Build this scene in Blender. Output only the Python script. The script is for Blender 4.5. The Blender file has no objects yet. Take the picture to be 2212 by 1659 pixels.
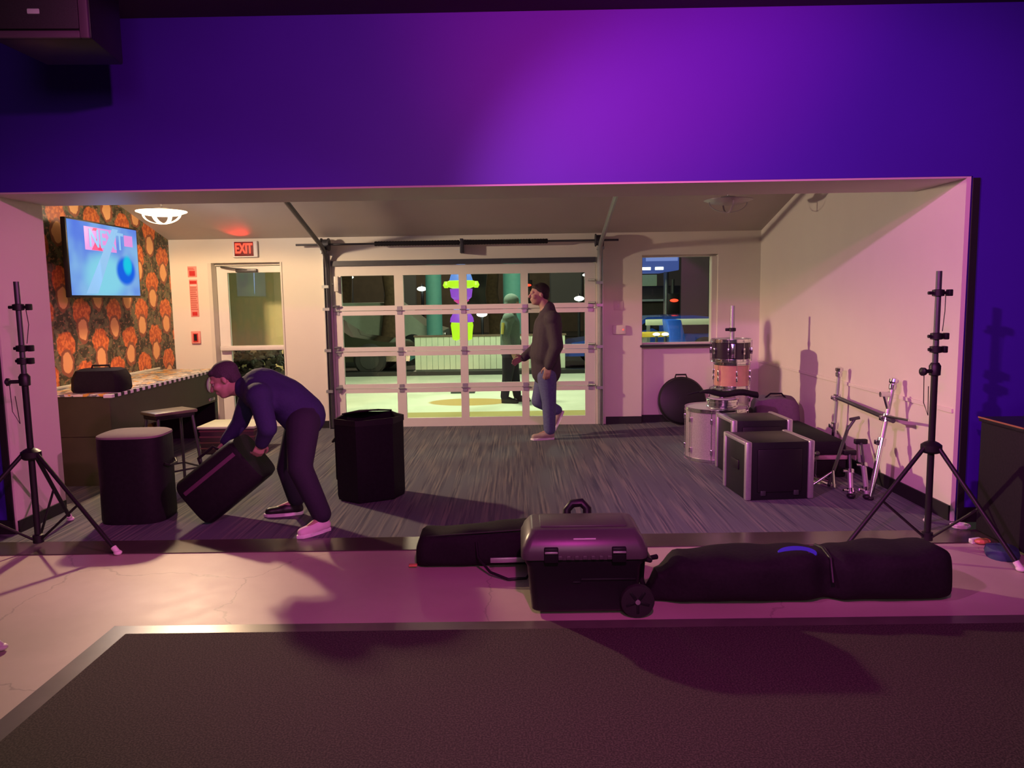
import bpy, bmesh, math, random
from mathutils import Vector, Matrix, Euler
random.seed(7)
C = bpy.context.scene.collection
PI = math.pi
def V(*a): return Vector(a)

# ------------------------------------------------------------------ camera
CX, CY, F, H = 1106.0, 829.5, 1661.0, 1.57
_p, _y, _r = 1.11527346e-01, 7.68606626e-03, -1.56841751e-02
c_, s_ = math.cos, math.sin
_Ry = Matrix(((c_(_y), s_(_y), 0), (-s_(_y), c_(_y), 0), (0, 0, 1)))
_B = Matrix(((1, 0, 0), (0, 0, -1), (0, 1, 0)))
_Rp = Matrix(((1, 0, 0), (0, c_(_p), -s_(_p)), (0, s_(_p), c_(_p))))
_Rr = Matrix(((c_(_r), -s_(_r), 0), (s_(_r), c_(_r), 0), (0, 0, 1)))
CM = _Rr @ _Rp @ _B @ _Ry                      # world -> camera (x right, y down, z forward)
cam_d = bpy.data.cameras.new('camera'); cam = bpy.data.objects.new('camera', cam_d); C.objects.link(cam)
cam_d.sensor_fit = 'HORIZONTAL'; cam_d.sensor_width = 36; cam_d.lens = F / 2212 * 36
cam_d.clip_start = 0.05; cam_d.clip_end = 300
_rot = CM.transposed() @ Matrix(((1, 0, 0), (0, -1, 0), (0, 0, -1)))
cam.matrix_world = Matrix.Translation((0, 0, H)) @ _rot.to_4x4()
bpy.context.scene.camera = cam
def at(px, py, Y):
    "point of the place at distance Y whose direction is the given direction"
    d = CM.transposed() @ Vector(((px - CX) / F, (py - CY) / F, 1.0))
    return Vector((0, 0, H)) + d * (Y / d.y)
def atz(px, py, z=0):
    d = CM.transposed() @ Vector(((px - CX) / F, (py - CY) / F, 1.0))
    return Vector((0, 0, H)) + d * ((z - H) / d.z)
def atx(px, py, x):
    d = CM.transposed() @ Vector(((px - CX) / F, (py - CY) / F, 1.0))
    return Vector((0, 0, H)) + d * (x / d.x)

# ------------------------------------------------------------------ world, lights, exposure
sc = bpy.context.scene
sc.view_settings.view_transform = 'Standard'; sc.view_settings.look = 'None'
sc.view_settings.exposure = 0.0; sc.view_settings.gamma = 1.0; sc.view_settings.use_curve_mapping = False
W = bpy.data.worlds.new('night'); sc.world = W; W.use_nodes = True
bg = W.node_tree.nodes['Background']; bg.inputs[0].default_value = (0.90, 0.78, 0.70, 1); bg.inputs[1].default_value = 0.022
def soften(o, k):
    "smoothed falloff, added to hold back near walls while the far wall stays lit"
    d = o.data; d.use_nodes = True; nt = d.node_tree; f = nt.nodes.new('ShaderNodeLightFalloff'); f.inputs['Strength'].default_value = 1.0; f.inputs['Smooth'].default_value = k
    nt.links.new(f.outputs['Quadratic'], nt.nodes['Emission'].inputs['Strength']); return o
def light(name, kind, loc, energy, color, target=None, size=0.1, spot=None, blend=0.5):
    d = bpy.data.lights.new(name, kind); d.energy = energy; d.color = color
    if kind == 'AREA': d.shape = 'DISK'; d.size = size
    else: d.shadow_soft_size = size
    if kind == 'SPOT': d.spot_size = math.radians(spot); d.spot_blend = blend
    o = bpy.data.objects.new(name, d); C.objects.link(o); o.location = loc
    if target is not None:
        o.rotation_euler = (Vector(target) - Vector(loc)).to_track_quat('-Z', 'Y').to_euler()
    return o
# the hall's stage lamps, hung under its ceiling behind the photographer, and an added fill
light('stage_lamp_magenta', 'SPOT', (1.0, -0.5, 3.15), 900, (1.0, 0.0, 0.26), (0.80, 5.15, 3.75), 0.12, 38, 1.0)
light('stage_lamp_violet', 'SPOT', (-0.6, -0.5, 3.15), 20, (0.45, 0.0, 1.0), (0.4, 5.15, 2.75), 0.15, 75, 1.0)
light('stage_lamp_pink', 'SPOT', (0.3, 0.4, 3.2), 380, (1.0, 0.05, 0.62), (0.3, 6.0, 0.8), 0.06, 95, 0.6)
light('stage_lamp_rose', 'SPOT', (-1.6, 1.6, 3.2), 620, (1.0, 0.24, 0.85), (3.0, 6.4, 1.0), 0.05, 52, 0.6)
light('stage_lamp_blue', 'SPOT', (2.4, 0.2, 3.1), 30, (0.08, 0.10, 1.0), (2.6, 5.15, 2.2), 0.3, 90, 1.0)
light('stage_lamp_plum', 'SPOT', (3.2, 1.2, 3.1), 800, (1.0, 0.22, 0.62), (-3.4, 5.5, 0.7), 0.08, 30, 0.8)
light('hall_fill', 'AREA', (0.3, -2.2, 3.05), 55, (1.0, 0.74, 0.80), (0.6, 8.0, 0.5), 1.6)  # added fill that lifts walls, carpet and mat; not a lamp of the hall
# street light over the forecourt and the security lamp outside the garage door
light('forecourt_lamp', 'AREA', (-1.0, 11.6, 4.2), 300, (0.88, 1.0, 0.66), (-1.0, 12.9, 0), 0.6)
light('street_lamp_light', 'POINT', (1.5, 14.2, 4.5), 420, (0.80, 1.0, 0.75), None, 0.3)
light('far_building_fill', 'POINT', (-4.0, 28.0, 6.5), 1500, (1.0, 0.80, 0.55), None, 0.3)  # added light with no lamp there, brightens the dark far building

# ------------------------------------------------------------------ materials
def mat(name, col, rough=0.6, metal=0.0, var=0.12, scale=12.0, emit=None, estr=0.0, bump=0.0, spec=0.5, coat=0.0):
    m = bpy.data.materials.new(name); m.use_nodes = True
    nt = m.node_tree; b = nt.nodes['Principled BSDF']
    b.inputs['Roughness'].default_value = rough; b.inputs['Metallic'].default_value = metal
    b.inputs['Specular IOR Level'].default_value = spec; b.inputs['Coat Weight'].default_value = coat
    tc = nt.nodes.new('ShaderNodeTexCoord'); n = nt.nodes.new('ShaderNodeTexNoise')
    n.inputs['Scale'].default_value = scale; n.inputs['Detail'].default_value = 4
    nt.links.new(tc.outputs['Object'], n.inputs['Vector'])
    mx = nt.nodes.new('ShaderNodeMix'); mx.data_type = 'RGBA'
    mx.inputs['A'].default_value = tuple(min(1, c * (1 - var)) for c in col) + (1,)
    mx.inputs['B'].default_value = tuple(min(1, c * (1 + var)) for c in col) + (1,)
    nt.links.new(n.outputs['Fac'], mx.inputs['Factor']); nt.links.new(mx.outputs['Result'], b.inputs['Base Color'])
    if emit:
        b.inputs['Emission Color'].default_value = emit + (1,); b.inputs['Emission Strength'].default_value = estr
    if bump:
        bp = nt.nodes.new('ShaderNodeBump'); bp.inputs['Strength'].default_value = bump; bp.inputs['Distance'].default_value = 0.01
        nt.links.new(n.outputs['Fac'], bp.inputs['Height']); nt.links.new(bp.outputs['Normal'], b.inputs['Normal'])
    return m
def N(nt, t, **k):
    n = nt.nodes.new(t)
    for a, v in k.items(): setattr(n, a, v)
    return n
def math_n(nt, op, a, b=None, c=None):
    n = nt.nodes.new('ShaderNodeMath'); n.operation = op
    for i, v in enumerate((a, b, c)):
        if v is None: continue
        if isinstance(v, (int, float)): n.inputs[i].default_value = v
        else: nt.links.new(v, n.inputs[i])
    return n.outputs[0]
def mix_n(nt, f, a, b):
    n = nt.nodes.new('ShaderNodeMix'); n.data_type = 'RGBA'
    for k, v in (('Factor', f), ('A', a), ('B', b)):
        if isinstance(v, (int, float)): n.inputs[k].default_value = v
        elif isinstance(v, tuple): n.inputs[k].default_value = v + (1,) if len(v) == 3 else v
        else: nt.links.new(v, n.inputs[k])
    return n.outputs['Result']
def obj_xyz(nt):
    tc = N(nt, 'ShaderNodeTexCoord'); s = N(nt, 'ShaderNodeSeparateXYZ'); nt.links.new(tc.outputs['Object'], s.inputs[0])
    return tc.outputs['Object'], s.outputs[0], s.outputs[1], s.outputs[2]
def noise_n(nt, vec, scale, detail=3, sc3=None):
    if sc3:
        mp = N(nt, 'ShaderNodeMapping'); mp.inputs['Scale'].default_value = sc3; nt.links.new(vec, mp.inputs[0]); vec = mp.outputs[0]
    n = N(nt, 'ShaderNodeTexNoise'); n.inputs['Scale'].default_value = scale; n.inputs['Detail'].default_value = detail
    nt.links.new(vec, n.inputs['Vector']); return n.outputs['Fac']
def smooth_n(nt, v, lo, hi):
    n = N(nt, 'ShaderNodeMapRange', interpolation_type='SMOOTHSTEP'); n.inputs['From Min'].default_value = lo; n.inputs['From Max'].default_value = hi
    nt.links.new(v, n.inputs['Value']); return n.outputs[0]

M = {}
M['purple_wall'] = mat('painted_blue_wall', (0.049, 0.006, 0.37), 0.55, var=0.05, scale=3, bump=0.05)
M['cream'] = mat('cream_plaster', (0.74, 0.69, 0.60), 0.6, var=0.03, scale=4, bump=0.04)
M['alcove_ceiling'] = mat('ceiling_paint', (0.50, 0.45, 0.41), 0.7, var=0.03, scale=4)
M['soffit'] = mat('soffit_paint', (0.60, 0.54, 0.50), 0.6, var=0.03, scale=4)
M['hall_ceiling'] = mat('dark_ceiling_paint', (0.05, 0.02, 0.04), 0.8, scale=5)
M['black_base'] = mat('black_rubber_base', (0.012, 0.011, 0.013), 0.5)
M['black'] = mat('black_metal', (0.014, 0.012, 0.015), 0.42, spec=0.3)
M['black_cloth'] = mat('black_nylon', (0.017, 0.014, 0.018), 0.75, spec=0.12, var=0.3, scale=60, bump=0.15)
M['black_vinyl'] = mat('black_vinyl', (0.014, 0.012, 0.016), 0.5, spec=0.12, var=0.3, scale=40, bump=0.1)
M['black_plastic'] = mat('black_plastic', (0.012, 0.013, 0.014), 0.42, spec=0.3, var=0.2, scale=90, bump=0.05)
M['rubber'] = mat('rubber', (0.015, 0.014, 0.015), 0.7)
M['grey_lid'] = mat('grey_plastic_lid', (0.085, 0.080, 0.080), 0.36, var=0.1, scale=30)
M['pale_foot'] = mat('pale_rubber_foot', (0.75, 0.68, 0.68), 0.5)
M['chrome'] = mat('chrome', (0.78, 0.77, 0.78), 0.16, 1.0, var=0.04)
M['hub_grey'] = mat('dull_wheel_cover', (0.03, 0.03, 0.03), 0.5)
M['steel'] = mat('galvanised_steel', (0.42, 0.44, 0.44), 0.45, 0.85, var=0.15, scale=30)
M['dark_steel'] = mat('dark_steel', (0.10, 0.10, 0.11), 0.45, 0.7)
M['alu'] = mat('brushed_aluminium', (0.55, 0.53, 0.54), 0.38, 0.7, var=0.12, scale=50)
M['door_white'] = mat('white_door_enamel', (0.72, 0.68, 0.64), 0.45, var=0.03)
M['door_frame'] = mat('cream_metal_frame', (0.66, 0.62, 0.54), 0.5, var=0.03)
M['white'] = mat('white_paint', (0.8, 0.8, 0.8), 0.5, var=0.03)
M['white_cloth'] = mat('pale_lilac_cloth', (0.72, 0.62, 0.72), 0.8, var=0.1, scale=20, bump=0.2)
M['red_plastic'] = mat('red_sign_plastic', (0.55, 0.02, 0.02), 0.5)
M['pink_print'] = mat('faded_red_print', (0.75, 0.28, 0.24), 0.6)
M['skin'] = mat('skin', (0.40, 0.25, 0.19), 0.55, var=0.08, scale=25)
M['hair_grey'] = mat('short_dark_grey_hair', (0.05, 0.035, 0.05), 0.8, var=0.5, scale=120, bump=0.5)
M['hair_black'] = mat('short_black_hair', (0.015, 0.011, 0.012), 0.8, var=0.5, scale=120, bump=0.5)
M['navy'] = mat('navy_knit', (0.022, 0.018, 0.085), 0.85, var=0.2, scale=80, bump=0.2)
M['dark_trousers'] = mat('dark_trouser_cloth', (0.017, 0.012, 0.032), 0.85, var=0.2, scale=80)
M['charcoal'] = mat('charcoal_jacket_cloth', (0.050, 0.038, 0.050), 0.85, var=0.25, scale=80, bump=0.2)
M['denim'] = mat('blue_denim', (0.10, 0.11, 0.24), 0.85, var=0.3, scale=60, bump=0.1)
M['grey_hoodie'] = mat('grey_green_hoodie_cloth', (0.13, 0.18, 0.17), 0.9, var=0.2, scale=60)
M['tan_shoe'] = mat('beige_suede', (0.42, 0.34, 0.28), 0.8)
M['pink_shoe'] = mat('white_canvas', (0.78, 0.62, 0.70), 0.7)
M['black_shoe'] = mat('black_leather', (0.015, 0.012, 0.015), 0.4)
M['white_sole'] = mat('white_rubber_sole', (0.85, 0.80, 0.84), 0.5)
M['eye'] = mat('eye_white', (0.35, 0.33, 0.31), 0.3)
M['wood_drum'] = mat('amber_wood_drum_shell', (0.55, 0.30, 0.20), 0.3, var=0.25, scale=10, coat=0.3)
M['drumhead'] = mat('drum_head_film', (0.60, 0.56, 0.56), 0.4)
M['sparkle'] = mat('silver_sparkle_drum_wrap', (0.55, 0.50, 0.50), 0.32, 0.55, var=0.5, scale=140)
M['black_shell'] = mat('black_drum_shell', (0.03, 0.02, 0.03), 0.25)
M['purple_cloth'] = mat('dusty_purple_bag_cloth', (0.16, 0.09, 0.15), 0.8, var=0.2, scale=40, bump=0.2)
M['olive_panel'] = mat('olive_brown_panel', (0.046, 0.040, 0.022), 0.55, var=0.2, scale=8)
M['blue_logo'] = mat('blue_embroidery', (0.05, 0.06, 0.55), 0.6)
M['pink_logo'] = mat('pink_embroidery', (0.55, 0.08, 0.40), 0.6)
M['asphalt'] = mat('asphalt', (0.035, 0.035, 0.032), 0.8, var=0.3, scale=20)
M['fence_white'] = mat('white_fence_board', (0.72, 0.76, 0.60), 0.6, var=0.06, scale=6)
M['car_black'] = mat('black_car_paint', (0.012, 0.016, 0.012), 0.15, coat=0.6)
M['car_blue'] = mat('blue_car_paint', (0.02, 0.06, 0.35), 0.2, coat=0.6)
M['van_white'] = mat('white_van_paint', (0.45, 0.50, 0.40), 0.35)
M['car_glass'] = mat('dark_car_glass', (0.01, 0.012, 0.012), 0.08)
M['bark'] = mat('tree_bark', (0.13, 0.075, 0.04), 0.9, var=0.5, scale=14, bump=0.6)
M['teal_reflection'] = mat('teal_reflection_glow', (0.13, 0.35, 0.30), 0.6, emit=(0.10, 0.42, 0.36), estr=0.10)  # glow stands in for a teal reflection in the glass
M['far_building'] = mat('dark_brick_building', (0.10, 0.08, 0.06), 0.9, var=0.3, scale=3)
M['tan_wall'] = mat('olive_tan_outer_wall', (0.78, 0.68, 0.42), 0.8, var=0.06, scale=10)
M['orange'] = mat('orange_wrapper', (0.75, 0.25, 0.12), 0.5)
M['navy_box'] = mat('navy_cloth', (0.03, 0.05, 0.12), 0.7)
def emis(name, col, s):
    return mat(name, tuple(c * 0.03 for c in col), 0.5, emit=col, estr=s)
M['lamp_glow'] = emis('frosted_lamp_glass', (1.0, 0.72, 0.38), 9.0)
M['strap_glow'] = emis('lamplit_strap_glow', (1.0, 0.74, 0.42), 5.0)  # glow put into the straps for the light they catch from the dish
M['exit_red'] = emis('exit_red_letters', (1.0, 0.035, 0.015), 3.2)
M['exit_face'] = emis('exit_red_face', (0.6, 0.01, 0.01), 0.25)
M['bulb_white'] = emis('white_lamp', (0.9, 1.0, 0.9), 6)
M['bulb_red'] = emis('red_lamp', (1.0, 0.05, 0.02), 3)
M['glow_lime'] = emis('lime_reflection_glow', (0.55, 1.0, 0.02), 1.1)  # these four glow colours make up a reflection in the door glass
M['glow_blue'] = emis('sky_blue_reflection_glow', (0.16, 0.35, 1.0), 0.9)
M['glow_violet'] = emis('violet_reflection_glow', (0.42, 0.10, 0.9), 0.8)
M['glow_magenta'] = emis('magenta_reflection_glow', (0.9, 0.05, 0.35), 0.8)
M['glow_sign'] = emis('lit_blue_canopy', (0.12, 0.20, 0.75), 0.45)
M['screen_red'] = emis('screen_red', (0.95, 0.03, 0.16), 1.0)
M['screen_pink'] = emis('screen_pink', (0.75, 0.28, 0.75), 0.95)
M['screen_white'] = emis('screen_pale_blue', (0.30, 0.62, 1.0), 0.85)
M['screen_navy'] = emis('screen_mid_blue', (0.22, 0.30, 0.75), 0.9)

def glass(name, tint=(1, 1, 1), rough=0.0):
    m = bpy.data.materials.new(name); m.use_nodes = True; nt = m.node_tree
    for n in list(nt.nodes): nt.nodes.remove(n)
    out = N(nt, 'ShaderNodeOutputMaterial'); t = N(nt, 'ShaderNodeBsdfTransparent'); g = N(nt, 'ShaderNodeBsdfGlossy')
    t.inputs[0].default_value = tint + (1,); g.inputs['Roughness'].default_value = rough
    fr = N(nt, 'ShaderNodeFresnel'); fr.inputs[0].default_value = 1.5; mx = N(nt, 'ShaderNodeMixShader')
    nt.links.new(fr.outputs[0], mx.inputs[0]); nt.links.new(t.outputs[0], mx.inputs[1]); nt.links.new(g.outputs[0], mx.inputs[2]); nt.links.new(mx.outputs[0], out.inputs[0])
    return m
M['glass'] = glass('clear_pane', (0.92, 0.94, 0.90))
M['glass_dish'] = mat('unlit_frosted_glass', (0.36, 0.30, 0.33), 0.3)

def m_carpet():
    m = bpy.data.materials.new('striped_grey_blue_carpet'); m.use_nodes = True; nt = m.node_tree; b = nt.nodes['Principled BSDF']
    v, x, y, z = obj_xyz(nt)
    n1 = noise_n(nt, v, 1.0, 4, (55, 1.2, 1)); n2 = noise_n(nt, v, 1.0, 4, (14, 0.7, 1)); n3 = noise_n(nt, v, 160, 2)
    c = mix_n(nt, smooth_n(nt, n1, 0.38, 0.62), (0.045, 0.052, 0.085), (0.185, 0.175, 0.175))
    c = mix_n(nt, smooth_n(nt, n2, 0.35, 0.65), c, (0.100, 0.105, 0.135))
    nt.links.new(c, b.inputs['Base Color']); b.inputs['Roughness'].default_value = 0.9
    bp = N(nt, 'ShaderNodeBump'); bp.inputs['Strength'].default_value = 0.3; nt.links.new(n3, bp.inputs['Height']); nt.links.new(bp.outputs[0], b.inputs['Normal'])
    return m
M['carpet'] = m_carpet()
def m_concrete():
    m = bpy.data.materials.new('polished_concrete'); m.use_nodes = True; nt = m.node_tree; b = nt.nodes['Principled BSDF']
    v, x, y, z = obj_xyz(nt)
    n1 = noise_n(nt, v, 1.6, 6); n2 = noise_n(nt, v, 9, 6)
    c = mix_n(nt, smooth_n(nt, n1, 0.3, 0.7), (0.46, 0.39, 0.33), (0.54, 0.46, 0.39))
    c = mix_n(nt, math_n(nt, 'MULTIPLY', n2, 0.25), c, (0.38, 0.32, 0.28))
    # hairline cracks and one stain
    vo = N(nt, 'ShaderNodeTexVoronoi', feature='DISTANCE_TO_EDGE'); vo.inputs['Scale'].default_value = 0.55
    mp = N(nt, 'ShaderNodeVectorMath', operation='ADD'); nn = N(nt, 'ShaderNodeTexNoise'); nn.inputs['Scale'].default_value = 3.0; nn.inputs['Detail'].default_value = 5
    nt.links.new(v, nn.inputs['Vector']); sc_ = N(nt, 'ShaderNodeVectorMath', operation='SCALE'); sc_.inputs['Scale'].default_value = 0.35
    nt.links.new(nn.outputs['Color'], sc_.inputs[0]); nt.links.new(v, mp.inputs[0]); nt.links.new(sc_.outputs[0], mp.inputs[1]); nt.links.new(mp.outputs[0], vo.inputs['Vector'])
    crack = math_n(nt, 'SUBTRACT', 1.0, smooth_n(nt, vo.outputs['Distance'], 0.0, 0.004))
    c = mix_n(nt, math_n(nt, 'MULTIPLY', crack, 0.35), c, (0.10, 0.08, 0.07))
    nt.links.new(c, b.inputs['Base Color'])
    r = N(nt, 'ShaderNodeMapRange'); r.inputs['To Min'].default_value = 0.42; r.inputs['To Max'].default_value = 0.56; nt.links.new(n2, r.inputs[0])
    nt.links.new(r.outputs[0], b.inputs['Roughness']); return m
M['concrete'] = m_concrete()
def m_mat():
    m = bpy.data.materials.new('brown_black_loop_mat'); m.use_nodes = True; nt = m.node_tree; b = nt.nodes['Principled BSDF']
    v, x, y, z = obj_xyz(nt)
    n1 = noise_n(nt, v, 140, 3); n2 = noise_n(nt, v, 1.5, 4)
    c = mix_n(nt, smooth_n(nt, n1, 0.38, 0.66), (0.022, 0.017, 0.015), (0.085, 0.066, 0.058))
    c = mix_n(nt, math_n(nt, 'MULTIPLY', n2, 0.3), c, (0.035, 0.025, 0.022))
    nt.links.new(c, b.inputs['Base Color']); b.inputs['Roughness'].default_value = 0.95
    bp = N(nt, 'ShaderNodeBump'); bp.inputs['Strength'].default_value = 0.6; nt.links.new(n1, bp.inputs['Height']); nt.links.new(bp.outputs[0], b.inputs['Normal'])
    return m
M['mat'] = m_mat()
M['mat_edge'] = mat('worn_rubber_edge', (0.11, 0.10, 0.085), 0.33, var=0.5, scale=5)
M['strip'] = mat('dark_vinyl_strip', (0.070, 0.060, 0.050), 0.24, var=0.3, scale=7)
def m_pad():
    m = bpy.data.materials.new('pale_concrete_forecourt'); m.use_nodes = True; nt = m.node_tree; b = nt.nodes['Principled BSDF']
    v, x, y, z = obj_xyz(nt)
    n = noise_n(nt, v, 2.0, 5)
    c = mix_n(nt, n, (0.50, 0.53, 0.42), (0.74, 0.76, 0.64))
    # yellow painted kerb band and an ochre oval stain
    band = math_n(nt, 'MULTIPLY', math_n(nt, 'GREATER_THAN', y, 9.65), math_n(nt, 'LESS_THAN', y, 10.62))
    c = mix_n(nt, band, c, mix_n(nt, n, (0.33, 0.27, 0.08), (0.46, 0.38, 0.14)))
    dx = math_n(nt, 'DIVIDE', math_n(nt, 'ADD', x, 0.75), 0.62); dy = math_n(nt, 'DIVIDE', math_n(nt, 'SUBTRACT', y, 11.65), 0.42)
    d = math_n(nt, 'ADD', math_n(nt, 'MULTIPLY', dx, dx), math_n(nt, 'MULTIPLY', dy, dy))
    c = mix_n(nt, math_n(nt, 'SUBTRACT', 1.0, smooth_n(nt, d, 0.85, 1.1)), c, (0.46, 0.30, 0.10))
    nt.links.new(c, b.inputs['Base Color']); b.inputs['Roughness'].default_value = 0.8; return m
M['pad'] = m_pad()
def m_wallpaper():
    m = bpy.data.materials.new('orange_blossom_wallpaper'); m.use_nodes = True; nt = m.node_tree; b = nt.nodes['Principled BSDF']
    v, x, y, z = obj_xyz(nt)
    PY, PZ = 0.594, 0.60
    wob = noise_n(nt, v, 14, 2)
    bgc = mix_n(nt, smooth_n(nt, noise_n(nt, v, 13, 4), 0.45, 0.58), (0.045, 0.040, 0.022), (0.16, 0.15, 0.075))
    bgc = mix_n(nt, smooth_n(nt, noise_n(nt, v, 20, 2, (1, 1, 1.7)), 0.56, 0.64), bgc, (0.36, 0.17, 0.09))
    col = bgc
    for oy, oz in ((0.02, 0.0), (0.02 + PY / 2, PZ / 2)):
        # cell coordinates, centre of every repeat at 0
        cy = math_n(nt, 'SUBTRACT', math_n(nt, 'MULTIPLY', math_n(nt, 'FRACT', math_n(nt, 'ADD', math_n(nt, 'DIVIDE', math_n(nt, 'SUBTRACT', y, 7.41 + oy), PY), 20.5)), PY), PY / 2)
        cz = math_n(nt, 'SUBTRACT', math_n(nt, 'MULTIPLY', math_n(nt, 'FRACT', math_n(nt, 'ADD', math_n(nt, 'DIVIDE', math_n(nt, 'SUBTRACT', z, 1.33 - oz), PZ), 20.5)), PZ), PZ / 2)
        def ell(ay, az, ry, rz, lo, hi):
            a = math_n(nt, 'DIVIDE', math_n(nt, 'SUBTRACT', cy, ay), ry); bb = math_n(nt, 'DIVIDE', math_n(nt, 'SUBTRACT', cz, az), rz)
            d = math_n(nt, 'ADD', math_n(nt, 'MULTIPLY', a, a), math_n(nt, 'MULTIPLY', bb, bb))
            d = math_n(nt, 'ADD', d, math_n(nt, 'MULTIPLY', math_n(nt, 'SUBTRACT', wob, 0.5), 1.1))
            return math_n(nt, 'SUBTRACT', 1.0, smooth_n(nt, d, lo, hi))
        petal = mix_n(nt, smooth_n(nt, noise_n(nt, v, 26, 3), 0.42, 0.6), (0.52, 0.11, 0.035), (0.82, 0.24, 0.06))
        col = mix_n(nt, ell(0.0, 0.17, 0.155, 0.135, 0.8, 1.05), col, petal)
        col = mix_n(nt, ell(0.0, 0.0, 0.115, 0.135, 0.85, 1.0), col, (0.30, 0.10, 0.05))
        col = mix_n(nt, ell(0.0, 0.0, 0.085, 0.105, 0.8, 1.0), col, (0.88, 0.46, 0.18))
    nt.links.new(col, b.inputs['Base Color']); b.inputs['Roughness'].default_value = 0.6; return m
M['wallpaper'] = m_wallpaper()
def m_countertop():
    m = bpy.data.materials.new('speckled_white_top'); m.use_nodes = True; nt = m.node_tree; b = nt.nodes['Principled BSDF']
    v, x, y, z = obj_xyz(nt)
    c = mix_n(nt, smooth_n(nt, noise_n(nt, v, 13, 2, (1, 1, 1)), 0.48, 0.53), (0.80, 0.76, 0.62), (0.16, 0.19, 0.20))
    c = mix_n(nt, smooth_n(nt, noise_n(nt, v, 9, 2, (1.3, 1, 1)), 0.57, 0.60), c, (0.80, 0.42, 0.05))
    nt.links.new(c, b.inputs['Base Color']); b.inputs['Roughness'].default_value = 0.3; return m
M['countertop'] = m_countertop()
def m_screen():
    m = bpy.data.materials.new('lit_screen_picture'); m.use_nodes = True; nt = m.node_tree; b = nt.nodes['Principled BSDF']
    v, x, y, z = obj_xyz(nt)        # screen local: x across, z up
    n = noise_n(nt, v, 2.2, 2)
    c = mix_n(nt, smooth_n(nt, n, 0.3, 0.7), (0.12, 0.24, 0.95), (0.30, 0.62, 1.0))
    # paler lower middle, deep blue patch on the right
    d = math_n(nt, 'ADD', math_n(nt, 'POWER', math_n(nt, 'DIVIDE', math_n(nt, 'ADD', x, 0.02), 0.42), 2), math_n(nt, 'POWER', math_n(nt, 'DIVIDE', math_n(nt, 'ADD', z, 0.15), 0.25), 2))
    c = mix_n(nt, math_n(nt, 'SUBTRACT', 1.0, smooth_n(nt, d, 0.2, 1.3)), c, (0.28, 0.80, 1.0))
    d = math_n(nt, 'ADD', math_n(nt, 'POWER', math_n(nt, 'DIVIDE', math_n(nt, 'SUBTRACT', x, 0.36), 0.20), 2), math_n(nt, 'POWER', math_n(nt, 'DIVIDE', math_n(nt, 'ADD', z, 0.09), 0.15), 2))
    c = mix_n(nt, math_n(nt, 'SUBTRACT', 1.0, smooth_n(nt, d, 0.5, 1.2)), c, (0.0, 0.14, 0.95))
    d = math_n(nt, 'ADD', math_n(nt, 'POWER', math_n(nt, 'DIVIDE', math_n(nt, 'SUBTRACT', x, 0.40), 0.10), 2), math_n(nt, 'POWER', math_n(nt, 'DIVIDE', math_n(nt, 'ADD', z, 0.03), 0.11), 2))
    c = mix_n(nt, math_n(nt, 'SUBTRACT', 1.0, smooth_n(nt, d, 0.2, 1.2)), c, (0.0, 0.70, 0.95))
    nt.links.new(c, b.inputs['Emission Color']); b.inputs['Emission Strength'].default_value = 0.8; b.inputs['Base Color'].default_value = (0.01, 0.01, 0.01, 1); b.inputs['Roughness'].default_value = 0.45; b.inputs['Specular IOR Level'].default_value = 0.0
    return m
M['screen'] = m_screen()

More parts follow.
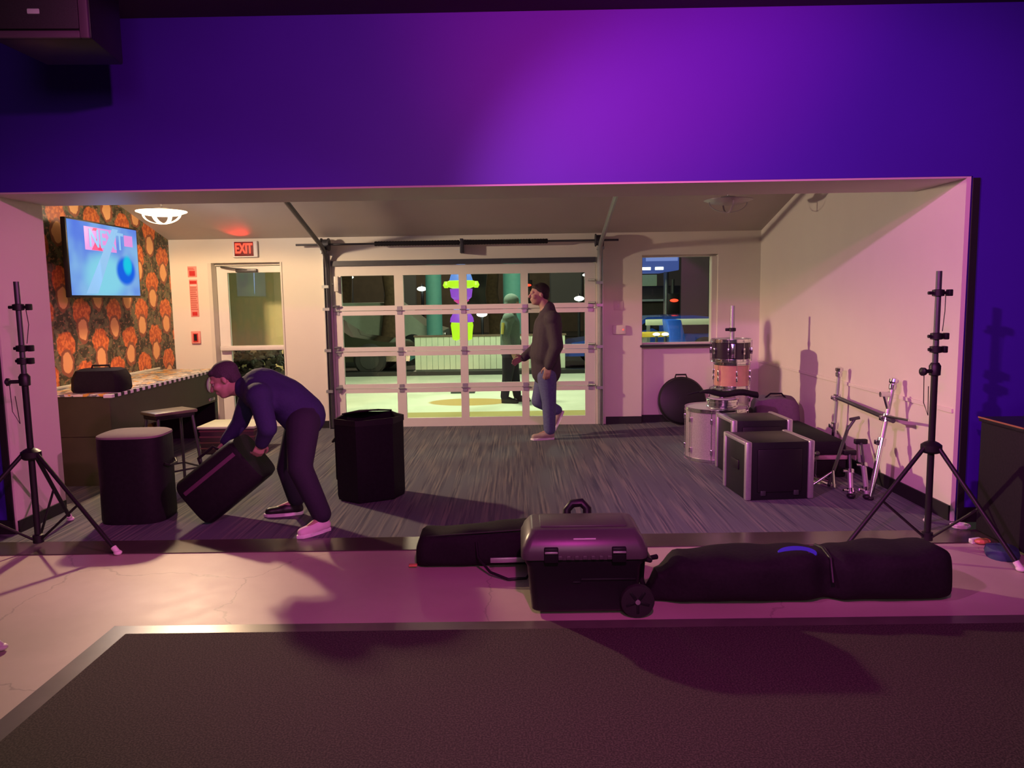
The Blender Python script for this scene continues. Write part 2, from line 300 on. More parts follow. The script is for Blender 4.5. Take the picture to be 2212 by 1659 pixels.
# ------------------------------------------------------------------ mesh helpers
class MB:
    def __init__(s): s.bm = bmesh.new()
    def box(s, x0, x1, y0, y1, z0, z1, bev=0.0, m=None, taper=None):
        r = bmesh.ops.create_cube(s.bm, size=1.0); vs = r['verts']
        for v in vs:
            tx = ty = 1
            if taper and v.co.z > 0: tx, ty = taper
            v.co = Vector(((x0 + x1) / 2 + v.co.x * (x1 - x0) * tx, (y0 + y1) / 2 + v.co.y * (y1 - y0) * ty, (z0 + z1) / 2 + v.co.z * (z1 - z0)))
        if bev:
            es = list({e for v in vs for e in v.link_edges})
            rb = bmesh.ops.bevel(s.bm, geom=es, offset=bev, segments=2, affect='EDGES', profile=0.5); vs = list({v for f in rb['faces'] for v in f.verts} | {v for v in vs if v.is_valid})
        if m is not None:
            bmesh.ops.transform(s.bm, matrix=m, verts=vs)
        return s
    def prism(s, pts, z0, z1, bev=0.0, m=None):
        "closed outline of (x, y) points extruded from z0 to z1"
        a = [s.bm.verts.new((p[0], p[1], z0)) for p in pts]; b = [s.bm.verts.new((p[0], p[1], z1)) for p in pts]
        n = len(pts); fs = [s.bm.faces.new(a[::-1]), s.bm.faces.new(b)]
        for i in range(n): fs.append(s.bm.faces.new((a[i], a[(i + 1) % n], b[(i + 1) % n], b[i])))
        vs = a + b
        if bev:
            es = list({e for v in vs for e in v.link_edges})
            rb = bmesh.ops.bevel(s.bm, geom=es, offset=bev, segments=2, affect='EDGES', profile=0.5); vs = list({v for f in rb['faces'] for v in f.verts} | {v for v in vs if v.is_valid})
        if m is not None: bmesh.ops.transform(s.bm, matrix=m, verts=vs)
        return s
    def rings(s, rings, cap=True):
        R = [[s.bm.verts.new(p) for p in r] for r in rings]; n = len(R[0])
        for a, b in zip(R, R[1:]):
            for i in range(n): s.bm.faces.new((a[i], a[(i + 1) % n], b[(i + 1) % n], b[i]))
        if cap: s.bm.faces.new(R[0][::-1]); s.bm.faces.new(R[-1])
        return s
    def cyl(s, p0, p1, r0, r1=None, n=20, cap=True):
        r1 = r0 if r1 is None else r1
        p0, p1 = Vector(p0), Vector(p1); d = (p1 - p0).normalized()
        u = d.orthogonal().normalized(); w = d.cross(u)
        return s.rings([[p + (u * math.cos(2 * PI * i / n) + w * math.sin(2 * PI * i / n)) * r for i in range(n)] for p, r in ((p0, r0), (p1, r1))], cap)
    def lathe(s, prof, o=(0, 0, 0), axis=(0, 0, 1), n=32, cap=True):
        o = Vector(o); d = Vector(axis).normalized(); u = d.orthogonal().normalized(); w = d.cross(u)
        return s.rings([[o + d * h + (u * math.cos(2 * PI * i / n) + w * math.sin(2 * PI * i / n)) * max(r, 1e-4) for i in range(n)] for r, h in prof], cap)
    def tube(s, path, r, n=10, closed=False):
        path = [Vector(p) for p in path]; rr = []
        up = Vector((0.03, 0.05, 1)); L = len(path)
        for i, p in enumerate(path):
            if closed: t = (path[(i + 1) % L] - path[i - 1]).normalized()
            else: t = (path[min(i + 1, L - 1)] - path[max(i - 1, 0)]).normalized()
            if i == 0: u = t.orthogonal().normalized()
            else: u = (u - t * u.dot(t)).normalized()
            w = t.cross(u); ra = r[i] if isinstance(r, (list, tuple)) else r
            rr.append([p + (u * math.cos(2 * PI * k / n) + w * math.sin(2 * PI * k / n)) * ra for k in range(n)])
        if closed:
            R = [[s.bm.verts.new(p) for p in q] for q in rr]
            for a, b in zip(R, R[1:] + R[:1]):
                for i in range(n): s.bm.faces.new((a[i], a[(i + 1) % n], b[(i + 1) % n], b[i]))
            return s
        return s.rings(rr)
    def sphere(s, c, r, m=None, u=20, v=12):
        q = bmesh.ops.create_uvsphere(s.bm, u_segments=u, v_segments=v, radius=1)['verts']
        sc_ = Matrix.Diagonal(tuple(r if isinstance(r, (tuple, list)) else (r, r, r)) + (1,))
        bmesh.ops.transform(s.bm, matrix=Matrix.Translation(c) @ (m.to_4x4() if m else Matrix()) @ sc_, verts=q); return s
    def build(s, name, material, parent=None, smooth=True, loc=None):
        bmesh.ops.recalc_face_normals(s.bm, faces=s.bm.faces)
        me = bpy.data.meshes.new(name); s.bm.to_mesh(me); s.bm.free()
        if smooth:
            for p in me.polygons: p.use_smooth = True
            try: me.set_sharp_from_angle(angle=math.radians(38))
            except Exception: pass
        me.materials.append(material if not isinstance(material, str) else M[material])
        o = bpy.data.objects.new(name, me); C.objects.link(o)
        if parent: o.parent = parent
        if loc: o.location = loc
        return o
def tag(o, label=None, cat=None, group=None, kind=None):
    if label: o['label'] = label
    if cat: o['category'] = cat
    if group: o['group'] = group
    if kind: o['kind'] = kind
    return o
def thing(name, label, cat, loc=(0, 0, 0), rz=0, group=None, kind=None):
    o = bpy.data.objects.new(name, None); C.objects.link(o); o.location = loc; o.rotation_euler = (0, 0, rz); o.empty_display_size = 0.1
    return tag(o, label, cat, group, kind)
def copy_tree(o, parent=None):
    c = o.copy(); C.objects.link(c)
    if parent: c.parent = parent
    for ch in list(o.children): copy_tree(ch, c)
    return c
def struct(name, mb, m, smooth=False): return tag(mb.build(name, m, smooth=smooth), kind='structure')
def text(name, s, size, material, parent, m4, depth=0.002, bold=0.0):
    cu = bpy.data.curves.new(name, 'FONT'); cu.body = s; cu.size = size; cu.extrude = depth; cu.align_x = 'CENTER'; cu.align_y = 'CENTER'; cu.offset = bold
    t = bpy.data.objects.new('tmp', cu); C.objects.link(t)
    dg = bpy.context.evaluated_depsgraph_get(); me = bpy.data.meshes.new_from_object(t.evaluated_get(dg)); bpy.data.objects.remove(t)
    me.transform(m4); me.materials.clear(); me.materials.append(M[material])
    o = bpy.data.objects.new(name, me); C.objects.link(o); o.parent = parent; return o
FACE_CAM = Matrix.Rotation(PI / 2, 4, 'X')         # a text lying in XY turned upright, facing -Y

# ------------------------------------------------------------------ the setting
YF, YB = 5.15, 9.40          # face of the hall wall, back wall of the alcove
ZH = 2.30                    # underside of the header
XL, XR = -4.20, 2.95         # alcove side walls
def zc(y): return 2.33 + 0.25 * (9.4 - y)
struct('floor', MB().box(-9, 7, -3, 4.69, -0.1, 0), 'concrete')
struct('floor_carpet', MB().box(-4.6, 2.95, 4.95, 9.62, -0.1, 0.004), 'carpet')
struct('trim_1', MB().box(-9, 7, 4.69, 4.95, -0.1, 0.006), 'strip')
# hall wall: left pier, right pier, header - all one wall
struct('wall_left', MB().box(-9, -3.49, YF, 5.72, 0, 3.6), 'purple_wall')
struct('wall_right', MB().box(2.99, 7, YF, 5.5, 0, 3.6), 'purple_wall')
struct('wall_header', MB().box(-3.49, 2.99, YF, 5.79, ZH + 0.012, 3.6), 'purple_wall')
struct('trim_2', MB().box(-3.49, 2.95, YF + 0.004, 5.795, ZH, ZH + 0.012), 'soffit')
struct('wall_left_pier_return', MB().box(-3.49, -3.475, YF + 0.004, 5.72, 0, ZH).box(-4.4, -3.475, 5.72, 5.735, 0, 3.4), 'cream')
struct('trim_3', MB().box(2.985, 3.03, YF - 0.012, YF, 0.1, ZH), 'black_base')
struct('trim_4', MB().box(-3.53, -3.485, YF - 0.012, YF, 0.1, ZH), 'black_base')
struct('baseboard_front', MB().box(-9, -3.485, YF - 0.02, YF, 0, 0.1).box(2.985, 7, YF - 0.02, YF, 0, 0.1), 'black_base')
struct('ceiling', MB().box(-9, 7, -3, YF, 3.39, 3.5), 'hall_ceiling')
# alcove side walls under the sloping ceiling
def side_wall(name, x0, x1, y0, y1, m):
    b = MB(); pts = [(y0, 0), (y1, 0), (y1, zc(y1)), (y0, zc(y0))]
    A = [b.bm.verts.new((x0, p[0], p[1])) for p in pts]; B_ = [b.bm.verts.new((x1, p[0], p[1])) for p in pts]
    b.bm.faces.new(A); b.bm.faces.new(B_[::-1])
    for i in range(4): b.bm.faces.new((A[i], B_[i], B_[(i + 1) % 4], A[(i + 1) % 4]))
    return struct(name, b, m)
side_wall('wall_right_alcove', XR, XR + 0.03, YF + 0.006, 9.6, 'cream')
side_wall('wall_left_alcove', XL - 0.1, XL, 5.735, 9.6, 'wallpaper')
struct('trim_5', MB().box(XR - 0.012, XR, YF + 0.03, 9.5, 0.745, 0.775, 0.003), 'cream')
struct('baseboard_right', MB().box(XR - 0.014, XR, YF + 0.01, 9.5, 0.0, 0.11, 0.003), 'black_base')
struct('baseboard_left', MB().box(-3.475, -3.462, YF + 0.01, 5.72, 0.0, 0.09), 'black_base')
b = MB(); A = [(-4.3, 9.6), (3.0, 9.6), (3.0, 5.79), (-4.3, 5.79)]
v0 = [b.bm.verts.new((x, y, zc(y))) for x, y in A]; v1 = [b.bm.verts.new((x, y, zc(y) + 0.1)) for x, y in A]
b.bm.faces.new(v0); b.bm.faces.new(v1[::-1])
for i in range(4): b.bm.faces.new((v0[i], v1[i], v1[(i + 1) % 4], v0[(i + 1) % 4]))
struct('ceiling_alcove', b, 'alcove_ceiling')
# back wall with its openings (exit door, garage door, window)
GX0, GX1, GZ = -2.24, 0.96, 2.02
DX0, DX1, DZ = -3.74, -2.84, 2.045
b = MB()
b.box(XL, DX0, YB, 9.62, 0, 2.4).box(DX0, DX1, YB, 9.62, DZ, 2.4).box(DX1, GX0, YB, 9.62, 0, 2.4)
b.box(GX0, GX1, YB, 9.62, GZ, 2.4).box(GX1, 1.52, YB, 9.62, 0, 2.4)
b.box(1.52, 2.44, YB, 9.62, 2.06, 2.4).box(1.52, 2.44, 9.50, 9.62, 0, 0.97).box(2.44, XR, YB + 0.0, 9.62, 0, 2.4)
struct('wall_back', b, 'cream')
struct('baseboard_back', MB().box(GX1 + 0.12, 1.52, YB - 0.015, YB, 0, 0.095, 0.003).box(1.52, 2.44, 9.485, 9.5, 0, 0.095).box(2.44, XR, YB - 0.015, YB, 0, 0.095, 0.003).box(DX1 + 0.02, GX0 - 0.1, YB - 0.015, YB, 0, 0.095, 0.003), 'black_base')
# entrance mat with rubber edge
mt = thing('entrance_mat', 'large brown-black loop entrance mat with worn rubber edge across the foreground', 'mat', (0, 0, 0))
MB().box(-1.88, 5.0, -1.2, 3.485, 0.001, 0.014).build('pile', 'mat', mt, smooth=False)
MB().box(-1.985, 5.1, 3.485, 3.585, 0.0, 0.009).box(-1.985, -1.88, -1.3, 3.485, 0.0, 0.009).build('rubber_edge', 'mat_edge', mt, smooth=False)

# window on the right of the back wall
w = thing('window_1', None, None, (0, 0, 0), kind='structure')
MB().box(1.52, 2.44, 9.50, 9.56, 2.035, 2.06).box(1.52, 2.44, 9.50, 9.56, 0.97, 0.995).box(1.52, 1.54, 9.50, 9.56, 0.995, 2.035).box(2.375, 2.44, 9.44, 9.56, 0.995, 2.035).build('window_frame', 'door_frame', w, False)
MB().box(1.54, 2.375, 9.528, 9.534, 0.995, 2.035).build('pane', 'glass', w, False)
MB().box(1.50, 2.46, 9.385, 9.5, 0.945, 0.972, 0.004).build('sill', 'black_base', w, False)

# ------------------------------------------------------------------ exit door
dr = thing('door_1', None, None, (0, 0, 0), kind='structure')
b = MB(); b.box(DX0, DX0 + 0.045, YB - 0.01, 9.62, 0, DZ).box(DX1 - 0.02, DX1, YB - 0.01, 9.62, 0, DZ).box(DX0 + 0.045, DX1 - 0.02, 9.50, 9.62, DZ - 0.03, DZ)
b.build('door_jamb', 'door_frame', dr, False)
lx0, lx1 = -3.69, -2.86
b = MB(); Yd0, Yd1 = 9.54, 9.585
b.box(lx0, lx0 + 0.13, Yd0, Yd1, 0.01, 2.01).box(lx1 - 0.02, lx1, Yd0, Yd1, 0.01, 2.01).box(lx0 + 0.13, lx1 - 0.02, Yd0, Yd1, 1.93, 2.01).box(lx0 + 0.13, lx1 - 0.02, Yd0, Yd1, 0.01, 0.20)
b.box(lx0 + 0.13, lx1 - 0.02, Yd0, Yd1, 0.98, 1.03)
b.build('door_leaf', 'door_white', dr, False)
MB().box(lx0 + 0.13, lx1 - 0.02, 9.56, 9.566, 1.03, 1.93).build('upper_pane', 'glass', dr, False)
MB().box(lx0 + 0.13, lx1 - 0.02, 9.56, 9.566, 0.20, 0.98).build('lower_pane', 'glass', dr, False)
MB().box(lx0 + 0.02, lx1 - 0.01, 9.465, 9.50, 0.975, 1.035, 0.01).box(lx0 + 0.03, lx0 + 0.09, 9.5, 9.54, 0.98, 1.03).box(lx1 - 0.08, lx1 - 0.03, 9.5, 9.54, 0.98, 1.03).build('push_bar', 'door_white', dr)
MB().box(-3.44, -3.18, 9.49, 9.535, 1.935, 1.975, 0.006).tube([(-3.30, 9.49, 1.965), (-3.48, 9.44, 1.985), (-3.62, 9.50, 2.0)], 0.009).build('door_closer', 'dark_steel', dr)

# ------------------------------------------------------------------ sectional garage door with its hardware
gd = thing('door_2', None, None, (0, 0, 0), kind='structure')
rows = [(0.0, 0.11, 0.43, 0.485), (0.485, 0.54, 0.885, 0.94), (0.94, 0.995, 1.385, 1.44), (1.44, 1.50, 1.865, 1.985)]
cols = [(-2.13, -1.485), (-1.375, -0.70), (-0.605, 0.05), (0.14, 0.83)]
gy0, gy1 = 9.405, 9.45
for (z0, za, zb, z1) in rows:
    b = MB(); b.box(GX0 + 0.005, GX1 - 0.005, gy0, gy1, z0 + 0.003, za).box(GX0 + 0.005, GX1 - 0.005, gy0, gy1, zb, z1 - 0.003)
    xs = [GX0 + 0.005] + [x for c in cols for x in c] + [GX1 - 0.005]
    for i in range(0, len(xs), 2): b.box(xs[i], xs[i + 1], gy0, gy1, za, zb)
    sec = b.build('door_section', 'door_white', gd, False)
    for (xa, xb) in cols: MB().box(xa, xb, 9.425, 9.430, za, zb).build('pane', 'glass', sec, False)
for z in (0.485, 0.94, 1.44):
    for x in (-2.19, -1.43, -0.652, 0.095, 0.895):
        MB().box(x - 0.028, x + 0.028, gy0 - 0.008, gy0, z - 0.05, z + 0.05).cyl((x - 0.04, gy0 - 0.012, z), (x + 0.04, gy0 - 0.012, z), 0.009).build('hinge', 'steel', gd)
MB().box(GX0 - 0.0, GX1, YB - 0.03, YB + 0.03, 1.985, 2.045).build('top_strut', 'dark_steel', gd, False)
for sx, x in ((-1, GX0 - 0.05), (1, GX1 + 0.05)):
    b = MB(); b.box(x - 0.03, x + 0.03, YB - 0.012, YB, 0, 2.15).box(x - 0.004 + sx * 0.026, x + 0.004 + sx * 0.026, YB - 0.09, YB, 0, 2.15)
    b.build('jamb_angle', 'steel', gd, False)
    # curved track, rising under the sloping ceiling
    path = [(x - sx * 0.01, YB - 0.06, 0.02), (x - sx * 0.01, YB - 0.06, 1.2), (x - sx * 0.01, YB - 0.06, 1.95)]
    for t in (0.25, 0.5, 0.75, 1.0): path.append((x - sx * 0.01, YB - 0.06 - 0.30 * (1 - math.cos(t * PI / 2.3)), 1.95 + 0.27 * math.sin(t * PI / 2.3)))
    path.append((x - sx * 0.01, 6.2, zc(6.2) - 0.15))
    MB().tube(path, 0.026, 8).build('track', 'steel' if sx > 0 else 'dark_steel', gd)
    for z in (0.45, 0.95, 1.45, 1.72): MB().box(x - 0.05, x + 0.03, YB - 0.10, YB - 0.01, z, z + 0.035).cyl((x - 0.06 * sx, YB - 0.06, z + 0.05), (x - 0.14 * sx, YB - 0.02, z + 0.05), 0.012).build('roller_bracket', 'steel', gd)
    MB().lathe([(0.03, -0.05), (0.075, -0.05), (0.075, -0.035), (0.062, -0.03), (0.062, 0.03), (0.075, 0.035), (0.075, 0.05), (0.03, 0.05)], (x - sx * 0.02, YB - 0.13, 2.235), (1, 0, 0)).build('cable_drum', 'dark_steel', gd)
    MB().box(x - 0.04, x + 0.04, YB - 0.15, YB, 2.13, 2.16).box(x - 0.03, x - 0.02, YB - 0.16, YB, 2.13, 2.29).build('end_bearing_plate', 'steel', gd, False)
MB().cyl((-2.62, YB - 0.13, 2.235), (1.22, YB - 0.13, 2.235), 0.0125).build('torsion_shaft', 'dark_steel', gd)
for xa, xb in ((-1.68, -0.67), (-0.62, 0.38)):
    b = MB(); pts = [(xa + (xb - xa) * i / 60, 0.030 if i % 2 else 0.026) for i in range(61)]
    b.lathe([(r, h) for h, r in pts], (0, YB - 0.13, 2.235), (1, 0, 0), 16); b.build('torsion_spring', 'black', gd)
MB().box(-0.665, -0.625, YB - 0.15, YB, 2.11, 2.28, 0.004).build('centre_bracket', 'dark_steel', gd)
MB().box(-2.2, -2.15, YB - 0.07, YB - 0.02, 1.68, 1.86, 0.004).build('lock_box', 'door_white', gd)

# ------------------------------------------------------------------ ceiling lamps
def ceiling_lamp(loc, label, lit):
    t = thing('ceiling_lamp', label, 'lamp', loc, 0)
    top = zc(loc[1]) - loc[2]
    MB().lathe([(0.012, top), (0.012, 0.05), (0.07, 0.04), (0.10, 0.02), (0.11, 0.0), (0.02, 0.0)]).build('stem', 'alu', t)
    MB().lathe([(0.07, top + 0.02), (0.07, top - 0.03), (0.02, top - 0.045)]).build('ceiling_plate', 'alu', t)
    MB().lathe([(0.01, -0.035), (0.10, -0.033), (0.16, -0.024), (0.205, -0.006), (0.235, 0.005), (0.235, 0.011), (0.20, 0.006), (0.11, 0.0), (0.01, 0.0)]).build('glass_dish', 'lamp_glow' if lit else 'glass_dish', t)
    for a in (0.0, PI / 2):
        b = MB(); u = Vector((math.cos(a), math.sin(a), 0)); side = Vector((-math.sin(a), math.cos(a), 0)); rr = []
        for i in range(21):
            th = PI * i / 20; r, z = 0.185 * math.cos(th), -0.012 - 0.098 * math.sin(th)
            n = Vector((0.185 * math.cos(th) * u.x, 0.185 * math.cos(th) * u.y, -0.098 * math.sin(th))).normalized()
            p = u * r + Vector((0, 0, z)); hw = 0.020 if lit else 0.008
            rr.append([p + side * hw - n * 0.003, p - side * hw - n * 0.003, p - side * hw + n * 0.003, p + side * hw + n * 0.003])
        b.rings(rr); b.build('strap', 'strap_glow' if lit else 'alu', t)
    return t
LP = at(349, 459, 7.68); LQ = at(1573, 434, 7.68)
ceiling_lamp(LP, 'lit ceiling lamp with glowing warm glass dish near the patterned wallpaper', True)
ceiling_lamp(LQ, 'unlit ceiling lamp with grey glass dish above the window and drums', False)
soften(light('ceiling_lamp_light', 'SPOT', LP + Vector((0, 0, -0.06)), 2000, (1.0, 0.64, 0.31), LP + Vector((0, 0, -1)), 0.085, 173, 0.18), 30)
soften(light('ceiling_lamp_upglow', 'POINT', LP + Vector((0, 0, -0.08)), 1050, (1.0, 0.76, 0.54), None, 0.06), 30)

# ------------------------------------------------------------------ exit sign
ex = thing('exit_sign', 'small white exit sign with glowing red EXIT letters above the door', 'sign', (-3.262, YB, 2.205))
MB().box(-0.15, 0.15, -0.045, 0, -0.10, 0.095, 0.008).build('housing', 'white', ex)
MB().box(-0.125, 0.105, -0.05, -0.044, -0.085, 0.085, 0.003).build('face', 'exit_face', ex)
text('letters', 'EXIT', 0.155, 'exit_red', ex, Matrix.Translation((-0.01, -0.054, 0.0)) @ FACE_CAM @ Matrix.Diagonal((0.66, 1.05, 1, 1)), 0.003, 0.004)
light('exit_sign_glow', 'SPOT', (-3.275, YB - 0.10, 2.17), 6, (1.0, 0.02, 0.015), (-3.275, YB - 0.32, 2.5), 0.02, 75, 0.8)

# ------------------------------------------------------------------ signs beside the door
t = thing('fire_sign', 'small square red and white sign at the top left of the exit door', 'sign', (-3.93, YB, 1.945))
MB().box(-0.055, 0.055, -0.006, 0, -0.065, 0.065, 0.002).build('plate', 'pink_print', t)
MB().box(-0.035, 0.035, -0.009, -0.006, -0.05, 0.01).build('panel', 'red_plastic', t)
MB().box(-0.045, 0.03, -0.009, -0.006, 0.022, 0.028).box(-0.045, 0.02, -0.009, -0.006, 0.038, 0.044).build('print_line', 'red_plastic', t)
t = thing('notice_strip', 'tall narrow faded red notice left of the exit door', 'sign', (-3.925, YB, 1.62))
MB().box(-0.05, 0.05, -0.006, 0, -0.22, 0.23, 0.002).build('sheet', 'pink_print', t)
b = MB()
for i in range(11): b.box(-0.042, 0.042 - 0.008 * (i % 3), -0.008, -0.006, -0.135 + i * 0.026, -0.123 + i * 0.026)
b.build('print_line', mat('dull_red_ink', (0.55, 0.12, 0.10), 0.6), t)
MB().box(-0.042, 0.042, -0.008, -0.006, 0.18, 0.215).build('red_block', 'red_plastic', t); MB().box(-0.03, 0.03, -0.008, -0.006, -0.205, -0.16).build('red_block', 'red_plastic', t)
MB().box(-0.042, 0.042, -0.008, -0.006, 0.158, 0.168).build('white_band', 'white', t)
t = thing('call_point', 'small dark red wall box below the narrow red notice', 'sign', (-3.925, YB, 1.15))
MB().box(-0.055, 0.055, -0.03, 0, -0.075, 0.075, 0.006).build('case', 'pink_print', t)
MB().box(-0.03, 0.03, -0.034, -0.03, -0.055, 0.05).build('panel', 'red_plastic', t)
MB().box(-0.018, 0.018, -0.038, -0.034, -0.04, 0.04).build('pull_bar', 'black', t)

t = thing('switch_plate', 'blank pale wall plate between garage door and window', 'wall plate', (1.235, YB, 1.455))
MB().box(-0.055, 0.055, -0.006, 0, -0.055, 0.055, 0.003).build('plate', 'cream', t)
MB().box(-0.012, 0.012, -0.010, -0.006, -0.02, 0.02, 0.002).build('switch', 'door_white', t)
t = thing('wall_control', 'pale wall control box with tiny red light below the blank plate', 'control', (1.245, YB, 1.165))
MB().box(-0.08, 0.08, -0.03, 0, -0.055, 0.055, 0.006).build('case', 'cream', t)
MB().sphere((0.045, -0.032, 0.0), 0.008).build('red_light', 'bulb_red', t)

# ------------------------------------------------------------------ television on its wall arm
tv = thing('television', 'wall television showing a blue picture with the word NEXT', 'television', (-3.97, 7.515, 1.99), PI / 2)
# local x runs away from the camera (world +y), local -y faces into the room (+x)
MB().box(-0.645, 0.645, 0.0, 0.045, -0.355, 0.355, 0.006).box(-0.40, 0.40, 0.045, 0.075, -0.28, 0.20, 0.01).build('casing', 'black', tv)
MB().box(-0.625, 0.625, -0.003, 0.0, -0.335, 0.340).build('screen', 'screen', tv)
MB().box(-0.04, 0.04, 0.07, 0.22, -0.05, 0.05).box(-0.20, 0.20, 0.212, 0.228, -0.15, 0.15).box(-0.20, 0.20, 0.072, 0.085, -0.15, 0.15).build('wall_bracket', 'black', tv)
b = MB(); b.box(-0.36, 0.20, -0.0045, -0.003, 0.085, 0.30); b.build('red_banner', 'screen_pink', tv)
b = MB(); b.prism([(-0.25, 0.088), (-0.06, 0.088), (-0.15, 0.20)], 0, 0.001, m=Matrix.Translation((0, -0.0045, 0)) @ FACE_CAM); b.prism([(-0.22, 0.27), (-0.12, 0.27), (-0.14, 0.295), (-0.20, 0.295)], 0, 0.001, m=Matrix.Translation((0, -0.0045, 0)) @ FACE_CAM); b.build('red_patch', 'screen_red', tv)
b = MB(); b.prism([(0.14, 0.315), (0.25, 0.315), (-0.20, -0.32), (-0.40, -0.32)], 0, 0.001, m=Matrix.Translation((0, -0.0052, 0)) @ FACE_CAM); b.build('pale_slash', 'screen_white', tv)
text('word', 'NEXT', 0.235, 'screen_white', tv, Matrix.Translation((0.02, -0.0075, 0.19)) @ FACE_CAM @ Matrix.Diagonal((1.05, 1.0, 1, 1)), 0.0006, 0.004)
b = MB(); b.box(0.36, 0.53, -0.0045, -0.003, 0.16, 0.27); b.build('pink_patch', 'screen_pink', tv)
light('television_glow', 'AREA', (-3.93, 7.5, 1.99), 7, (0.25, 0.45, 1.0), (-1.0, 6.6, 1.9), 0.6)

# ------------------------------------------------------------------ outside, beyond the garage door
struct('floor_forecourt', MB().box(-9, 9, 9.62, 15.8, -0.12, 0.0), 'pad')
struct('floor_street', MB().box(-30, 30, 15.8, 60, -0.14, -0.02), 'asphalt')
struct('trim_6', MB().box(-9, 9, 15.8, 16.05, -0.12, 0.09, 0.01), 'black_base')
struct('wall_outer_left', MB().box(-9, -3.25, 11.2, 11.5, 0, 5), 'tan_wall')
fn = thing('fence', 'low white board fence beyond the forecourt', 'fence', (0, 16.5, 0))
b = MB()
for i in range(17): b.box(-2.20 + i * 0.125, -2.20 + i * 0.125 + 0.118, -0.015, 0.015, 0.06, 0.76)
for i in range(8): b.box(0.03 + i * 0.125, 0.03 + i * 0.125 + 0.118, -0.015, 0.015, 0.06, 0.76)
b.build('boards', 'fence_white', fn, False)
MB().box(-0.07, 0.025, -0.04, 0.04, 0, 0.80, 0.005).build('post', mat('grey_fence_post', (0.30, 0.32, 0.26), 0.6), fn, False)
MB().box(-2.22, 1.05, -0.03, 0.03, 0.76, 0.80).build('top_rail', mat('brown_rail', (0.16, 0.10, 0.07), 0.6), fn, False)

def car(name, label, cat, loc, rz, L, Hh, Wd, paint, van=False, group=None):
    t = thing(name, label, cat, loc, rz, group)
    hl = L / 2
    if van: prof = [(-hl, 0.28), (-hl, Hh * 0.95), (-hl + 0.1, Hh), (hl - 1.3, Hh), (hl - 0.55, Hh * 0.60), (hl - 0.05, Hh * 0.50), (hl, 0.30)]
    else: prof = [(-hl, 0.30), (-hl + 0.03, Hh * 0.55), (-hl + 0.35, Hh * 0.63), (-hl + 0.75, Hh * 0.97), (-hl + 1.1, Hh), (hl - 1.9, Hh * 0.98), (hl - 1.25, Hh * 0.64), (hl - 0.25, Hh * 0.52), (hl, Hh * 0.36), (hl - 0.02, 0.30)]
    def side(y, k):
        return [Vector((x, y * (1 if z < Hh * 0.62 else 0.86), z)) for x, z in prof]
    b = MB(); b.rings([side(-Wd / 2, 1), side(-Wd / 2 * 0.9, 1), side(Wd / 2 * 0.9, 1), side(Wd / 2, 1)]); b.build('body', paint, t)
    for sy in (-1, 1):
        if van: wp = [(-hl + 2.6, Hh * 0.62), (-hl + 2.6, Hh * 0.90), (hl - 1.42, Hh * 0.90), (hl - 0.85, Hh * 0.64)]; wp2 = [(-hl + 1.6, Hh * 0.62), (-hl + 2.45, Hh * 0.62), (-hl + 2.45, Hh * 0.90), (-hl + 1.6, Hh * 0.90)]
        else: wp = [(-hl + 0.55, Hh * 0.66), (-hl + 0.95, Hh * 0.93), (-hl + 1.75, Hh * 0.93), (-hl + 1.75, Hh * 0.66)]; wp2 = [(-hl + 1.85, Hh * 0.66), (-hl + 1.85, Hh * 0.93), (hl - 1.95, Hh * 0.93), (hl - 1.45, Hh * 0.66)]
        m = Matrix.Translation((0, sy * Wd / 2 * 0.88, 0)) @ FACE_CAM
        MB().prism(wp, -0.02, 0.02, m=m).build('side_window', 'car_glass', t, False); MB().prism(wp2, -0.02, 0.02, m=m).build('side_window', 'car_glass', t, False)
        for x in (-hl + 0.85, hl - 0.85):
            MB().lathe([(0.05, -0.1), (0.30, -0.11), (0.34, -0.08), (0.34, 0.08), (0.30, 0.11), (0.05, 0.1)], (x, sy * (Wd / 2 - 0.06), 0.34), (0, 1, 0), 28).build('wheel', 'rubber', t).location
            MB().lathe([(0.02, -0.12), (0.20, -0.118), (0.20, 0.118), (0.02, 0.12)], (x, sy * (Wd / 2 - 0.06), 0.34), (0, 1, 0), 14).build('wheel_hub', 'hub_grey', t)
    MB().box(hl - 0.06, hl + 0.015, -Wd / 2 * 0.85, -Wd / 2 * 0.55, Hh * 0.38, Hh * 0.46, 0.01).build('headlight', 'chrome', t)
    return t
car('parked_car', 'black parked car left of the white fence, behind the left garage panes', 'car', (-4.55, 17.0, -0.02), 0, 4.6, 1.28, 1.8, 'car_black')
car('parked_van', 'pale green-white van parked behind the black car', 'van', (-4.6, 21.2, -0.02), 0, 5.4, 1.52, 1.9, 'van_white', van=True)
car('parked_car', 'small blue car seen through the right end of the garage door', 'car', (2.95, 17.6, -0.02), PI, 4.0, 1.15, 1.7, 'car_blue')

def tree(label, x, y, r, h, group):
    t = thing('tree', label, 'tree', (x, y, -0.02), 0, group)
    pth = [(0.06 * math.sin(i * 1.7 + x), 0, h * i / 8) for i in range(9)]
    MB().tube(pth, [r * (1.25 - 0.08 * i) for i in range(9)], 14).build('trunk', 'bark', t)
    b = MB(); rnd = random.Random(int(x * 10))
    for k in range(90):
        c = Vector((max(-0.95, min(0.95, rnd.gauss(0, 0.6))), max(-0.95, min(0.95, rnd.gauss(0, 0.6))), h + rnd.gauss(0.5, 0.6)))
        b.sphere(c, (0.20, 0.20, 0.12), Euler((rnd.random(), rnd.random(), rnd.random())).to_matrix(), 6, 4)
    b.build('foliage', mat('night_foliage', (0.02, 0.035, 0.015), 0.9), t)
tree('brown tree trunk behind the first garage column of panes', -3.18, 19.5, 0.20, 4.6, None)
tree('thinner brown trunk right of the coloured reflection', -0.62, 21.0, 0.17, 4.6, None)
